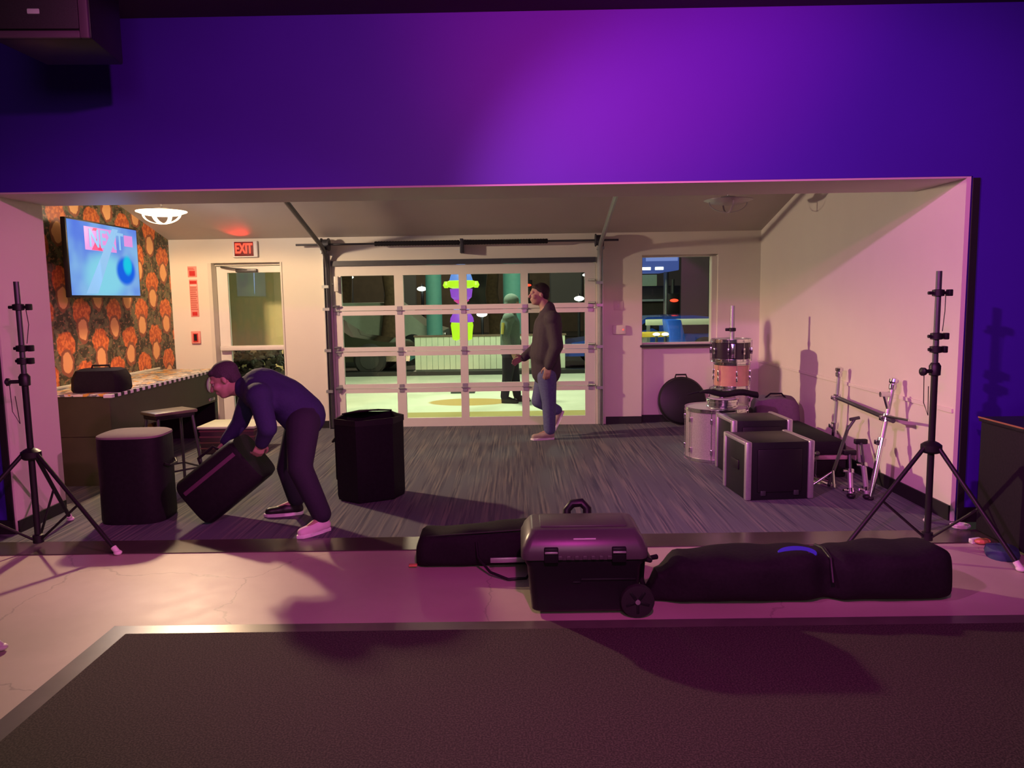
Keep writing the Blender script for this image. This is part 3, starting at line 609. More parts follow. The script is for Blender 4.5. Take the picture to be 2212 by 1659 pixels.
tree('dim trunk just behind the left edge of the garage door', -5.2, 23.0, 0.30, 4.8, None)
def post(label, x, y, r, h):  # teal bands reflected in the glass, modelled as added glowing columns
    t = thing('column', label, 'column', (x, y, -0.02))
    MB().cyl((0, 0, 0.15), (0, 0, h), r, n=24).build('shaft', 'teal_reflection', t)
    MB().box(-r * 1.3, r * 1.3, -r * 1.3, r * 1.3, 0, 0.15, 0.01).build('base', 'teal_reflection', t, False)
post('thick teal reflection band modelled as a column left of the coloured reflection', -1.98, 18.5, 0.19, 3.6)
post('teal reflection band modelled as a column behind the hooded walker', -0.08, 18.6, 0.24, 3.6)
def building(label, x0, x1, y, h, wins):
    t = thing('building', label, 'building', ((x0 + x1) / 2, y, -0.02)); hw = (x1 - x0) / 2
    MB().box(-hw, hw, 0, 4, 0, h).build('wall', 'far_building', t, False)
    MB().box(-hw - 0.2, hw + 0.2, -0.2, 4.2, h, h + 0.3).build('roof', 'black_base', t, False)
    for (wx, wz, ww, wh, m) in wins:
        f = MB().box(wx - ww / 2 - 0.06, wx + ww / 2 + 0.06, -0.05, 0.0, wz - 0.06, wz + wh + 0.06).build('window', 'dark_steel', t, False)
        MB().box(wx - ww / 2, wx + ww / 2, -0.07, -0.05, wz, wz + wh).build('pane', m, f, False)
M['dim_win'] = emis('dimly_lit_window', (0.35, 0.34, 0.26), 0.10)
M['green_front'] = mat('pale_green_shop_front', (0.35, 0.45, 0.28), 0.7, emit=(0.35, 0.50, 0.25), estr=0.25)
building('long dark brick building across the street behind the garage door', -16, 4.2, 36, 5.2, [(-4, 1.4, 1.2, 1.4, 'dim_win'), (0.5, 1.2, 1.4, 1.6, 'dim_win'), (4.0, 1.3, 1.2, 1.4, 'car_glass'), (8.2, 1.3, 1.4, 1.5, 'dim_win')])
building('grey-brown building filling the right side of the small window', 8.6, 20, 29.5, 8.0, [(-4.0, 1.3, 1.1, 1.2, 'car_glass'), (0.0, 1.3, 1.1, 1.2, 'dim_win')])
# lit canopy and shop front seen in the small window
cp = thing('canopy', 'blue lit canopy at the top left of the small window', 'canopy', (4.6, 25.0, -0.02))
MB().box(-1.5, 0.30, -1.6, 1.6, 2.34, 3.3, 0.03).build('fascia', 'glow_sign', cp, False)
MB().box(-0.7, 0.25, -1.65, -1.61, 2.62, 2.85).build('pale_band', 'screen_navy', cp, False)
MB().cyl((0.22, 0, 0), (0.22, 0, 2.34), 0.08).build('post', 'steel', cp)
for x in (-0.68, -0.30): MB().box(x - 0.12, x + 0.12, -1.64, -1.60, 2.36, 2.44).build('lamp_panel', 'bulb_white', cp, False)
kb = thing('kiosk', 'pale green kiosk under the blue canopy', 'kiosk', (4.65, 26.5, -0.02))
MB().box(-0.75, 0.15, 0, 2, 1.92, 2.30, 0.02).build('upper_wall', 'green_front', kb, False)
MB().box(-0.75, 0.95, 0, 2, 0, 1.92, 0.02).build('lower_wall', 'far_building', kb, False)
MB().box(-0.8, 0.45, -0.3, 0.0, 1.40, 1.47).build('counter_shelf', 'fence_white', kb, False)
sl = thing('slide', 'bright blue sloping play slide at the lower left of the small window', 'slide', (2.70, 13.6, 0))
b = MB(); b.prism([(-0.10, 1.15), (0.14, 1.15), (0.42, 0.0), (0.06, 0.0)], -0.25, 0.25, 0.02, m=FACE_CAM); b.build('chute', mat('blue_moulded_plastic', (0.02, 0.12, 0.75), 0.4), sl)
b = MB(); b.box(-0.55, 0.0, -0.2, 0.2, 0.45, 0.62, 0.04); b.build('step', mat('lime_plastic', (0.45, 0.75, 0.05), 0.5), sl)
MB().box(-0.5, -0.40, -0.15, 0.15, 0, 0.45).build('leg', 'steel', sl, False)
MB().box(-0.55, 0.0, -0.2, 0.2, 0.85, 0.93, 0.02).build('platform', mat('yellow_plastic', (0.75, 0.50, 0.05), 0.5), sl)
MB().box(-0.5, -0.44, -0.15, 0.15, 0.62, 0.85).build('leg', 'steel', sl, False)
rl = thing('guard_rail', 'pale green horizontal guard rail beyond the small window', 'railing', (4.0, 14.4, 0))
MB().box(-1.6, 2.4, -0.03, 0.03, 1.02, 1.13, 0.01).build('top_rail', 'fence_white', rl)
MB().box(-1.6, 2.4, -0.02, 0.02, 0.42, 0.47, 0.005).build('lower_rail', 'fence_white', rl)
for x in (-1.55, -0.15, 1.2, 2.35): MB().box(x - 0.03, x + 0.03, -0.03, 0.03, 0, 1.02).build('post', 'steel', rl, False)
for px, lab in ((1418, 'left of two small white lamps low in the small window'), (1437, 'right of two small white lamps low in the small window')):
    p = at(px, 722, 13.2); t = thing('ground_lamp', lab, 'lamp', (p.x, p.y, 0), 0, 'low white lamps outside the window')
    MB().cyl((0, 0, 0), (0, 0, p.z), 0.025).box(-0.08, 0.08, -0.08, 0.08, 0, 0.02).build('post', 'dark_steel', t)
    MB().sphere((0, 0, p.z), (0.062, 0.05, 0.026)).build('bulb', 'bulb_white', t)
def street_lamp(label, p, r, m, h=None):
    t = thing('street_lamp', label, 'street lamp', (p.x, p.y, -0.02)); z = p.z + 0.02
    MB().cyl((0, 0.15, 0), (0, 0.15, z + 0.15), 0.05).build('post', 'dark_steel', t)
    MB().tube([(0, 0.15, z + 0.12), (0, 0.05, z + 0.15), (0, 0, z + 0.08)], 0.03).build('arm', 'dark_steel', t)
    MB().sphere((0, 0, z), (r * 1.05, r * 0.7, r * 0.5)).build('lamp_head', m, t)
street_lamp('bright white street lamp right of the coloured reflection', at(1041, 679, 26), 0.17, 'bulb_white')
street_lamp('cyan-white street lamp in the second top pane', at(911, 624, 26), 0.15, 'bulb_white')
street_lamp('street lamp in the top right pane beside the man', at(1251, 645, 26), 0.16, 'bulb_white')
street_lamp('small street lamp at the top of the last pane', at(1264, 594, 30), 0.10, 'bulb_white')
street_lamp('small street lamp high in the first top pane', at(758, 599, 30), 0.10, 'bulb_white')
def traffic_light(label, p, n):
    t = thing('traffic_light', label, 'traffic light', (p.x, p.y, -0.02)); z = p.z + 0.02
    MB().cyl((0, 0.2, 0), (0, 0.2, z + 0.6), 0.05).build('post', 'dark_steel', t)
    MB().box(-0.16, 0.16, 0, 0.2, z - 0.75, z + 0.2, 0.02).build('housing', 'black', t)
    MB().sphere((0, -0.02, z), (0.12, 0.05, 0.045)).build('red_lamp', 'bulb_red', t)
traffic_light('red traffic light between the third and fourth top panes, left one', at(1108, 617, 30), 0)
traffic_light('red traffic light beside the head of the standing man', at(1141, 616, 30), 1)
traffic_light('red traffic light in the middle of the small window', at(1456, 649, 22), 2)

t = thing('planter', 'dark planter box with low shrub behind the lower door pane', 'planter', (-3.50, 10.45, 0))
MB().box(-0.55, 0.42, -0.2, 0.2, 0, 0.62, 0.01, taper=(1.03, 1.08)).build('box', 'black_base', t)
b = MB(); rnd = random.Random(5)
for k in range(160): b.sphere((rnd.uniform(-0.5, 0.37), rnd.uniform(-0.17, 0.17), rnd.uniform(0.62, 0.93)), (0.055, 0.045, 0.02), Euler((rnd.uniform(0, 3), rnd.uniform(0, 3), 0)).to_matrix(), 6, 4)
b.build('foliage', mat('dark_shrub_leaf', (0.012, 0.018, 0.010), 0.8), t)
# reflection in the door glass, modelled as an added glowing shape outside
g = thing('glass_reflection', 'blue, violet and lime reflection in the middle garage panes, modelled as a shape outside', 'reflection', (-0.92, 12.9, 0))
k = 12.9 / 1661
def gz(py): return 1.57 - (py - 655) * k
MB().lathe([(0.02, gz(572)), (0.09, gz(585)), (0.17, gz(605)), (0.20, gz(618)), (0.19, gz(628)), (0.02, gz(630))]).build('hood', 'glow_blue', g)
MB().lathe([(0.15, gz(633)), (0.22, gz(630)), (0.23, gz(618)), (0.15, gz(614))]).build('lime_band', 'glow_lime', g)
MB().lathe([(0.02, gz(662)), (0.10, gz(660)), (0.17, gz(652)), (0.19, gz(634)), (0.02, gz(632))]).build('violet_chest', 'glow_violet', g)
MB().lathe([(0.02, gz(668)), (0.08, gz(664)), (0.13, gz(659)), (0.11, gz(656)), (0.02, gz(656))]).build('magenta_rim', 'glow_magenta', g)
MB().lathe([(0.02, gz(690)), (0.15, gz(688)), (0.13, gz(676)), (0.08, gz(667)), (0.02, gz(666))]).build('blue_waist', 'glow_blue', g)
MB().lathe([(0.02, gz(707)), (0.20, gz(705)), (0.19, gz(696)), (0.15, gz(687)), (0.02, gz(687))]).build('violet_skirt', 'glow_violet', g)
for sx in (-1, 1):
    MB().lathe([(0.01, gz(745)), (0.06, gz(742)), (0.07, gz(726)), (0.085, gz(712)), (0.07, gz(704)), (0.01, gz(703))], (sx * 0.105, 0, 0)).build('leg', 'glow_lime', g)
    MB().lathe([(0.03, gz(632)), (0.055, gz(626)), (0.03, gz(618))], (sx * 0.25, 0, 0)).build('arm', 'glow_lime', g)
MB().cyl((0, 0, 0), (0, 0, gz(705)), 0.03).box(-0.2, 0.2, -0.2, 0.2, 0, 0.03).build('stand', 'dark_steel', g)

# ------------------------------------------------------------------ speaker hung in the top left corner
sp = thing('hanging_speaker', 'large dark speaker hanging under the ceiling at top left', 'speaker', (-2.36, 4.02, 2.90), 0.05)
MB().prism([(-0.26, 0.0), (0.24, 0.0), (0.20, 0.44), (-0.22, 0.44)], 0, 0.49, 0.012).build('cabinet', 'black', sp)
MB().box(-0.21, 0.185, -0.012, 0.0, 0.045, 0.45, 0.006).build('grille', mat('dark_speaker_grille', (0.045, 0.03, 0.045), 0.6, var=0.5, scale=300), sp)
MB().box(0.19, 0.235, -0.02, 0.0, 0.0, 0.49, 0.006).box(-0.25, 0.19, -0.02, 0.0, 0.0, 0.035, 0.006).build('front_frame', mat('plum_frame', (0.14, 0.08, 0.13), 0.5), sp)
MB().box(-0.06, 0.0, -0.018, -0.012, 0.115, 0.14, 0.004).build('badge', 'white', sp)

# ------------------------------------------------------------------ tripod stands
def stand(label, loc, feet, H0, group=None, top=True):
    t = thing('speaker_stand', label, 'tripod stand', loc, 0, group)
    MB().cyl((0, 0, 0.03), (0, 0, 1.12), 0.0195).build('lower_pole', 'black', t)
    MB().cyl((0, 0, 1.05), (0, 0, H0), 0.0165).build('upper_pole', 'dark_steel', t)
    MB().lathe([(0.02, 0.58), (0.045, 0.585), (0.06, 0.60), (0.06, 0.635), (0.04, 0.65), (0.02, 0.66)]).build('hub', 'black', t)
    MB().lathe([(0.02, 1.06), (0.032, 1.065), (0.034, 1.12), (0.022, 1.14)]).build('collar', 'black', t)
    MB().cyl((-0.02, -0.01, 1.09), (-0.085, -0.03, 1.09), 0.012).lathe([(0.005, 0), (0.024, 0.003), (0.026, 0.02), (0.01, 0.03)], (-0.075, -0.028, 1.09), (-0.95, -0.3, 0), 12).build('clamp_knob', 'black', t)
    for z, dx in ((1.30, 0.05), (1.22, 0.045), (1.56, 0.06)):
        if not top: break
        MB().lathe([(0.017, -0.022), (0.034, -0.018), (0.034, 0.018), (0.017, 0.022)], (0, 0, z), (0, 0, 1), 16).cyl((-dx, 0, z), (dx, 0, z), 0.010).box(dx - 0.006, dx + 0.02, -0.02, 0.02, z - 0.02, z + 0.02, 0.005).build('clamp', 'black', t)
    MB().tube([(0.045, 0, 1.56), (0.05, 0.01, 1.45), (0.035, 0, 1.33)], 0.0025, 6).tube([(-0.08, -0.03, 1.08), (-0.075, -0.03, 0.9), (-0.04, -0.02, 0.82), (-0.05, -0.03, 1.0)], 0.0025, 6).build('pin_cord', 'black', t)
    MB().lathe([(0.018, 0.03), (0.032, 0.035), (0.032, 0.085), (0.02, 0.09)]).build('lower_collar', 'black', t)
    for fx, fy in feet:
        f = Vector((fx, fy, 0.018)); d = Vector((fx, fy, 0)).normalized(); h = d * 0.045 + Vector((0, 0, 0.625))
        lg = MB().cyl(h, f, 0.0135).build('leg', 'black', t)
        u = (f - h).normalized()
        MB().cyl(f - u * 0.045, f + u * 0.006, 0.018).sphere(f + Vector((0, 0, 0.0)), (0.026, 0.026, 0.016)).build('rubber_foot', 'pale_foot', lg)
        mid = h.lerp(f, 0.52)
        MB().cyl(d * 0.03 + Vector((0, 0, 0.06)), mid, 0.008).build('brace', 'black', t)
    return t
stand('black tripod stand in front of the right wall, beside the blue corner', (2.53, 4.66, 0), [(-0.58, -0.13), (0.27, -0.48), (0.25, 0.47)], 1.69)
stand('black tripod stand in front of the pink left pier', (-3.14, 4.85, 0), [(0.61, -0.18), (-0.14, 0.60), (-0.45, -0.43)], 1.72)
stand('black tripod stand mostly outside the left edge, one leg showing', (-2.93, 3.18, 0), [(0.55, 0.17), (-0.42, 0.39), (-0.13, -0.56)], 1.5, top=False)

# ------------------------------------------------------------------ covered speaker cabinets
def trapezoid(w0, w1, d): return [(-w0 / 2, -d / 2), (w0 / 2, -d / 2), (w1 / 2, d / 2), (-w1 / 2, d / 2)]
t = thing('covered_speaker', 'tall black covered speaker with a paler domed top at left', 'speaker', (-2.80, 5.52, 0), 0.05)
b = MB(); pr = []
for h, sc_ in ((0.0, 0.97), (0.03, 1.0), (0.3, 0.985), (0.56, 1.0), (0.625, 0.99)):
    pr.append([Vector((0.235 * sc_ * math.copysign(abs(math.cos(a)) ** 0.6, math.cos(a)), 0.21 * sc_ * math.copysign(abs(math.sin(a)) ** 0.6, math.sin(a)), h)) for a in [2 * PI * i / 36 for i in range(36)]])
b.rings(pr); b.build('cover', 'black_vinyl', t)
b = MB(); pr = []
for h, sc_ in ((0.622, 1.0), (0.635, 0.99), (0.645, 0.90), (0.650, 0.5), (0.652, 0.02)):
    pr.append([Vector((0.235 * sc_ * math.copysign(abs(math.cos(a)) ** 0.6, math.cos(a)), 0.21 * sc_ * math.copysign(abs(math.sin(a)) ** 0.6, math.sin(a)), h)) for a in [2 * PI * i / 36 for i in range(36)]])
b.rings(pr); b.build('top_panel', mat('grey_felt_top', (0.20, 0.16, 0.16), 0.8), t)
MB().tube([(0.236, -0.1, 0.42), (0.262, -0.06, 0.40), (0.262, 0.06, 0.40), (0.236, 0.1, 0.42)], 0.010).build('handle', 'black', t)

t = thing('speaker_bag', 'open-topped black speaker bag standing in the middle of the carpet', 'bag', (-1.17, 6.02, 0), -0.10)
out = [(-0.26, 0.16), (-0.245, -0.14), (-0.05, -0.24), (0.20, -0.10), (0.235, 0.10), (0.10, 0.25), (-0.15, 0.26)]
b = MB(); n = len(out)
def ringo(s, z, k=0): return [Vector((x * s, y * s, z + (0.012 * math.sin(3 * i + k)))) for i, (x, y) in enumerate(out)]
b.rings([ringo(0.97, 0.013), ringo(1.0, 0.05), ringo(1.0, 0.35), ringo(1.01, 0.62), ringo(1.02, 0.655), ringo(0.96, 0.655), ringo(0.95, 0.60), ringo(0.94, 0.12)], cap=True)
b.build('shell', 'black_vinyl', t)
b = MB(); b.rings([[Vector((x * 1.03, y * 1.03, z)) for x, y in out] for z in (0.61, 0.655)], cap=False); b.build('rim_binding', 'black', t)
b = MB(); fl = [Vector((-0.27, 0.10, 0.65)), Vector((-0.18, 0.28, 0.655)), Vector((0.10, 0.27, 0.66)), Vector((0.03, 0.12, 0.685)), Vector((-0.15, 0.05, 0.675))]
v0 = [b.bm.verts.new(p) for p in fl]; v1 = [b.bm.verts.new(p + Vector((0, 0, 0.012))) for p in fl]; b.bm.faces.new(v0); b.bm.faces.new(v1[::-1])
for i in range(5): b.bm.faces.new((v0[i], v1[i], v1[(i + 1) % 5], v0[(i + 1) % 5]))
b.build('flap', 'black_cloth', t)
MB().box(-0.285, -0.255, -0.06, 0.08, 0.15, 0.60, 0.01).build('side_pocket', 'black_cloth', t)
MB().tube([(-0.262, -0.08, 0.50), (-0.30, -0.05, 0.46), (-0.30, 0.05, 0.46), (-0.268, 0.09, 0.50)], 0.010).build('handle', 'black', t)

# the speaker the bending man is tipping
t = thing('tipped_speaker', 'black covered speaker tipped on its edge by the bending man', 'speaker', (0, 0, 0))
ang = math.radians(38); ax = Vector((math.cos(ang), 0, math.sin(ang))); nx = Vector((-math.sin(ang), 0, math.cos(ang)))
low = at(448, 1141, 5.25)
t.location = (low.x, 5.42, 0)
def TP(a, n_, y): return ax * a + nx * n_ + Vector((0, y, 0))
b = MB(); rr = []
for a, k in ((0.0, 0.93), (0.02, 1.0), (0.30, 1.0), (0.50, 0.98), (0.53, 0.93)):
    c = 0.19; q = []
    for i in range(32):
        th = 2 * PI * i / 32; q.append(TP(a, c + 0.19 * k * math.copysign(abs(math.cos(th)) ** 0.45, math.cos(th)) , 0.185 * k * math.copysign(abs(math.sin(th)) ** 0.45, math.sin(th))))
    rr.append(q)
b.rings(rr); b.build('cover', 'black_vinyl', t)
MB().box(0, 0.46, -0.012, 0.0, 0, 0.03, 0.004, m=Matrix.Translation(TP(0.04, 0.26, -0.183)) @ Matrix.Rotation(-ang, 4, 'Y')).build('piping', mat('plum_binding', (0.10, 0.03, 0.08), 0.7), t)
b = MB(); b.tube([TP(0.20, 0.365, -0.05), TP(0.22, 0.42, -0.05), TP(0.36, 0.42, -0.05), TP(0.38, 0.365, -0.05)], 0.011); b.build('handle', 'black', t)
bpy.context.view_layer.update()

# ------------------------------------------------------------------ long counter along the wallpapered wall
ct = thing('counter', 'long dark counter with speckled white top along the wallpapered wall', 'counter', (-3.85, 7.7, 0))
MB().box(-0.345, 0.30, -1.20, 1.22, 0.785, 0.805, 0.004).build('top', 'countertop', ct)
MB().box(-0.345, -0.32, -1.20, 1.22, 0.805, 0.83, 0.004).build('upstand', 'fence_white', ct)
for i in range(44):
    y = -1.195 + i * 0.0548
    MB().box(0.30, 0.375, y, y + 0.050, 0.772, 0.802, 0.003).build('edge_slat', 'white' if i % 2 == 0 else 'black', ct, False)
MB().box(-0.32, 0.34, -1.17, 1.19, 0.43, 0.785, 0.005).build('panel_body', 'olive_panel', ct, False)
MB().box(-0.335, 0.338, -1.19, -0.62, 0.0, 0.43, 0.005).build('end_cabinet', 'olive_panel', ct, False)
MB().box(-0.335, 0.338, 1.10, 1.19, 0.0, 0.43, 0.005).build('far_leg', 'black', ct, False)
MB().box(-0.28, -0.10, -1.20, -1.188, 0.47, 0.475).box(-0.28, -0.10, -1.20, -1.188, 0.52, 0.525).build('slot', 'alu', ct, False)
MB().lathe([(0.01, -0.01), (0.085, -0.01), (0.09, 0.0), (0.085, 0.01), (0.01, 0.01)], (0.35, 0.98, 0.64), (1, 0, 0)).build('white_plaque', 'white', ct)
MB().box(0.335, 0.36, 0.93, 1.08, 0.455, 0.49, 0.01).build('brass_plate', 'countertop', ct)
t = thing('equipment_case', 'soft black case sitting on the near end of the counter', 'case', (-3.70, 6.78, 0.806), 0.1)
b = MB()
b.rings([[Vector((sx * w_, sy * d_, z)) for sx, sy in ((-1, -0.7), (-0.8, -1), (0.8, -1), (1, -0.7), (1, 0.7), (0.8, 1), (-0.8, 1), (-1, 0.7))] for w_, d_, z in ((0.205, 0.15, 0.0), (0.215, 0.16, 0.02), (0.21, 0.155, 0.12), (0.18, 0.13, 0.185), (0.15, 0.10, 0.20))]); b.build('body', 'black_cloth', t)
MB().tube([(-0.08, 0, 0.195), (-0.07, 0, 0.225), (0.07, 0, 0.225), (0.08, 0, 0.195)], 0.008).build('handle', 'black', t)
# stool
t = thing('stool', 'dark backless bar stool beside the counter', 'stool', (-2.98, 6.48, 0), 0.9)
MB().box(-0.19, 0.19, -0.13, 0.13, 0.635, 0.665, 0.012).build('seat', mat('olive_vinyl', (0.14, 0.13, 0.08), 0.45), t)
MB().box(-0.17, 0.17, -0.11, 0.11, 0.60, 0.635, 0.005).build('seat_frame', 'black', t)
for sx in (-1, 1):
    for sy in (-1, 1): MB().cyl((sx * 0.15, sy * 0.10, 0.61), (sx * 0.19, sy * 0.17, 0.006), 0.013).build('leg', 'dark_steel', t)
MB().tube([(-0.18, -0.152, 0.16), (0.18, -0.152, 0.16), (0.18, 0.152, 0.16), (-0.18, 0.152, 0.16)], 0.009, closed=True).build('foot_ring', 'dark_steel', t)
# low crate by the door
t = thing('low_crate', 'low dark crate with a pale top in front of the exit door', 'crate', (-3.02, 8.05, 0), 0.0)
MB().box(-0.30, 0.30, -0.24, 0.24, 0.27, 0.30, 0.01).build('lid', 'fence_white', t)
MB().box(-0.28, 0.28, -0.22, 0.22, 0.006, 0.27, 0.008).build('body', mat('plum_crate_side', (0.07, 0.03, 0.05), 0.6), t)
b = MB()
for z in (0.06, 0.12, 0.18, 0.24): b.box(-0.285, 0.285, -0.226, 0.226, z, z + 0.014)
b.build('rib', mat('faded_red_rib', (0.22, 0.07, 0.09), 0.6), t, False)

# ------------------------------------------------------------------ drum kit on the right of the alcove
def drum(name, label, cat, loc, r, h, shell, lugs=8, group=None, tilt=None, hoop='chrome', strainer=False):
    t = thing(name, label, cat, loc, 0, group)
    if tilt: t.rotation_euler = tilt
    MB().lathe([(r - 0.01, 0.012), (r, 0.015), (r, h - 0.015), (r - 0.01, h - 0.012)], n=48).build('shell', shell, t)
    MB().lathe([(0.001, h - 0.008), (r - 0.004, h - 0.008), (r - 0.002, h - 0.002), (0.001, h - 0.004)], n=48).build('drum_head', 'drumhead', t)
    for z in (0.0, h - 0.028):
        MB().lathe([(r + 0.001, z), (r + 0.013, z), (r + 0.013, z + 0.006), (r + 0.006, z + 0.010), (r + 0.006, z + 0.030), (r + 0.011, z + 0.034), (r + 0.001, z + 0.034), (r + 0.001, z)], n=48, cap=False).build('hoop', hoop, t)
    for i in range(lugs):
        a = 2 * PI * (i + 0.5) / lugs; u = Vector((math.cos(a), math.sin(a), 0)); rot = Matrix.Rotation(a, 4, 'Z')
        b = MB()
        if h < 0.2: b.box(r - 0.002, r + 0.022, -0.009, 0.009, h * 0.28, h * 0.72, 0.005, m=rot)
        else:
            b.box(r - 0.002, r + 0.022, -0.010, 0.010, 0.08, 0.13, 0.005, m=rot).box(r - 0.002, r + 0.022, -0.010, 0.010, h - 0.13, h - 0.08, 0.005, m=rot)
        b.cyl(u * (r + 0.013) + Vector((0, 0, 0.01)), u * (r + 0.013) + Vector((0, 0, h - 0.005)), 0.003, n=8)
        b.build('lug', 'chrome', t)
    if strainer: MB().box(r, r + 0.035, -0.02, 0.02, h * 0.2, h * 0.85, 0.005, m=Matrix.Rotation(-1.75, 4, 'Z')).build('strainer', 'chrome', t)
    return t
drum('bass_drum', 'silver sparkle bass drum standing upright left of the black cases', 'drum', (1.90, 7.32, 0.004), 0.285, 0.50, 'sparkle', 8)
sx_, sy_ = 2.16, 7.78
hd = thing('drum_case', 'low round dark case under the stacked drums', 'case', (sx_, sy_, 0.004))
MB().lathe([(0.22, 0), (0.225, 0.01), (0.225, 0.40), (0.21, 0.42), (0.001, 0.42)], n=36).build('case_body', 'black_cloth', hd)
MB().lathe([(0.226, 0.30), (0.232, 0.31), (0.226, 0.32)], n=36, cap=False).build('rim', 'purple_cloth', hd)
drum('tom_drum', 'lowest chrome-hooped pale drum of the stack by the right wall', 'drum', (sx_ - 0.01, sy_, 0.425), 0.19, 0.20, 'sparkle', 6)
drum('floor_tom', 'amber wooden drum, middle one of the stack', 'drum', (sx_ + 0.01, sy_, 0.626), 0.17, 0.27, 'wood_drum', 6)
drum('snare_drum', 'black snare drum with chrome lugs, topmost of the stack', 'drum', (sx_, sy_, 0.897), 0.19, 0.225, 'black_shell', 8, strainer=True)
t = thing('stand_tube', 'short upright dark stand tube on top of the snare drum', 'stand', (sx_ + 0.01, sy_, 1.118))
MB().cyl((0, 0, 0), (0, 0, 0.34), 0.022).build('tube', 'steel', t)
MB().lathe([(0.02, 0.08), (0.036, 0.085), (0.036, 0.115), (0.02, 0.12)], n=16).box(-0.07, -0.02, -0.012, 0.012, 0.085, 0.115, 0.006).build('clamp', 'black', t)
# things on the bass drum
t = thing('small_drum', 'shallow chrome drum lying on top of the bass drum', 'drum', (1.93, 7.22, 0.506))
MB().lathe([(0.13, 0), (0.15, 0.004), (0.15, 0.025), (0.14, 0.03), (0.14, 0.062), (0.15, 0.067), (0.15, 0.088), (0.14, 0.092), (0.001, 0.09)], n=40).build('shell', 'chrome', t)
MB().lathe([(0.001, 0.092), (0.128, 0.092), (0.128, 0.096), (0.001, 0.096)], n=40).build('head', 'drumhead', t)
MB().lathe([(0.02, 0.096), (0.03, 0.10), (0.022, 0.13), (0.01, 0.135)], n=16).build('wing_nut', 'alu', t)
t = thing('cymbal_arm_bag', 'narrow black bag lying across the small chrome drum', 'bag', (1.98, 7.20, 0.655), -0.06)
b = MB(); rr = []
for i in range(13):
    x = -0.27 + 0.54 * i / 12; k = 0.35 + 0.65 * min(1, min(i, 12 - i + 4) / 3); zz = 0.012 * math.sin(i * 0.9) - 0.03 * (x + 0.27)
    rr.append([Vector((x, 0.05 * k * math.cos(a), zz + 0.030 * k * math.sin(a))) for a in [2 * PI * j / 14 for j in range(14)]])
b.rings(rr); b.build('cover', 'black_cloth', t)
MB().tube([(-0.27, 0, 0.005), (-0.33, -0.01, -0.005), (-0.38, 0, -0.02)], 0.008).build('strap', 'black_cloth', t)
# round cymbal case
t = thing('cymbal_case', 'round black cymbal case leaning against the back wall', 'case', (1.985, 9.20, 0.018))
tl = Matrix.Rotation(math.radians(-12), 4, 'X')
b = MB(); b.lathe([(0.24, -0.055), (0.270, -0.045), (0.285, -0.01), (0.285, 0.01), (0.270, 0.045), (0.24, 0.055)], tuple(tl @ Vector((0, 0, 0.287))), tuple(tl.to_3x3() @ Vector((0, -1, 0))), 56); b.build('shell', 'black_plastic', t)
b = MB(); b.lathe([(0.285, -0.008), (0.292, -0.006), (0.292, 0.006), (0.285, 0.008)], tuple(tl @ Vector((0, 0, 0.287))), tuple(tl.to_3x3() @ Vector((0, -1, 0))), 56, cap=False); b.build('seam_band', 'black', t)
MB().tube([tl @ Vector(p) for p in ((-0.075, 0, 0.555), (-0.06, 0, 0.605), (0.06, 0, 0.605), (0.075, 0, 0.555))], 0.011).build('handle', 'black', t)
MB().lathe([(0.001, 0.056), (0.05, 0.056), (0.05, 0.060), (0.001, 0.062)], tuple(tl @ Vector((0, 0, 0.287))), tuple(tl.to_3x3() @ Vector((0, -1, 0))), 24).build('centre_cap', 'black_plastic', t)
# rack cases
def rack_case(label, loc, rz, w_, d_, h_, group=None):
    t = thing('rack_case', label, 'case', loc, rz, group)
    MB().box(-w_ / 2 + 0.01, w_ / 2 - 0.01, -d_ / 2 + 0.01, d_ / 2 - 0.01, 0, h_ - 0.008, 0.006).build('body', 'black_plastic', t)
    for sx in (-1, 1):
        for sy in (-1, 1):
            x, y = sx * (w_ / 2 - 0.02), sy * (d_ / 2 - 0.02)
            MB().box(x - 0.024, x + 0.024, y - 0.024, y + 0.024, 0.002, h_, 0.012).build('corner_rail', 'alu', t)
    for sx in (-1, 1): MB().box(sx * (w_ / 2 - 0.018) - 0.022, sx * (w_ / 2 - 0.018) + 0.022, -d_ / 2 + 0.04, d_ / 2 - 0.04, h_ - 0.030, h_ - 0.002, 0.006).build('top_rail', 'alu', t)
    MB().box(-w_ / 2 + 0.09, w_ / 2 - 0.09, -d_ / 2, -d_ / 2 + 0.015, 0.06, h_ - 0.06, 0.01).build('front_cover', 'black', t)
    MB().box(-w_ / 2 - 0.004, -w_ / 2 + 0.02, -0.08, 0.08, h_ * 0.45, h_ * 0.62, 0.01).build('side_handle', 'black', t)
    for x in (-0.13, 0.13): MB().box(x - 0.02, x + 0.02, -d_ / 2 - 0.005, -d_ / 2 + 0.02, 0.035, 0.075, 0.004).build('latch', 'dark_steel', t)
    return t
rack_case('nearest black rack case with silver corner rails on the carpet', (1.965, 6.0, 0.004), 0.08, 0.53, 0.50, 0.455)
rack_case('second black rack case just behind the nearest one', (2.07, 6.72, 0.004), 0.05, 0.52, 0.46, 0.50)
t = thing('cloth_bag', 'dusty purple soft bag behind the second rack case', 'bag', (2.64, 7.86, 0.004), -0.1)
b = MB(); rr = []
for z, k in ((0, 0.9), (0.04, 1.0), (0.30, 1.0), (0.44, 0.95), (0.50, 0.80), (0.515, 0.5)):
    rr.append([Vector((0.24 * k * math.copysign(abs(math.cos(a)) ** 0.6, math.cos(a)), 0.20 * k * math.copysign(abs(math.sin(a)) ** 0.6, math.sin(a)), z + 0.012 * math.sin(3 * a))) for a in [2 * PI * j / 28 for j in range(28)]])
b.rings(rr); b.build('sack', 'purple_cloth', t)
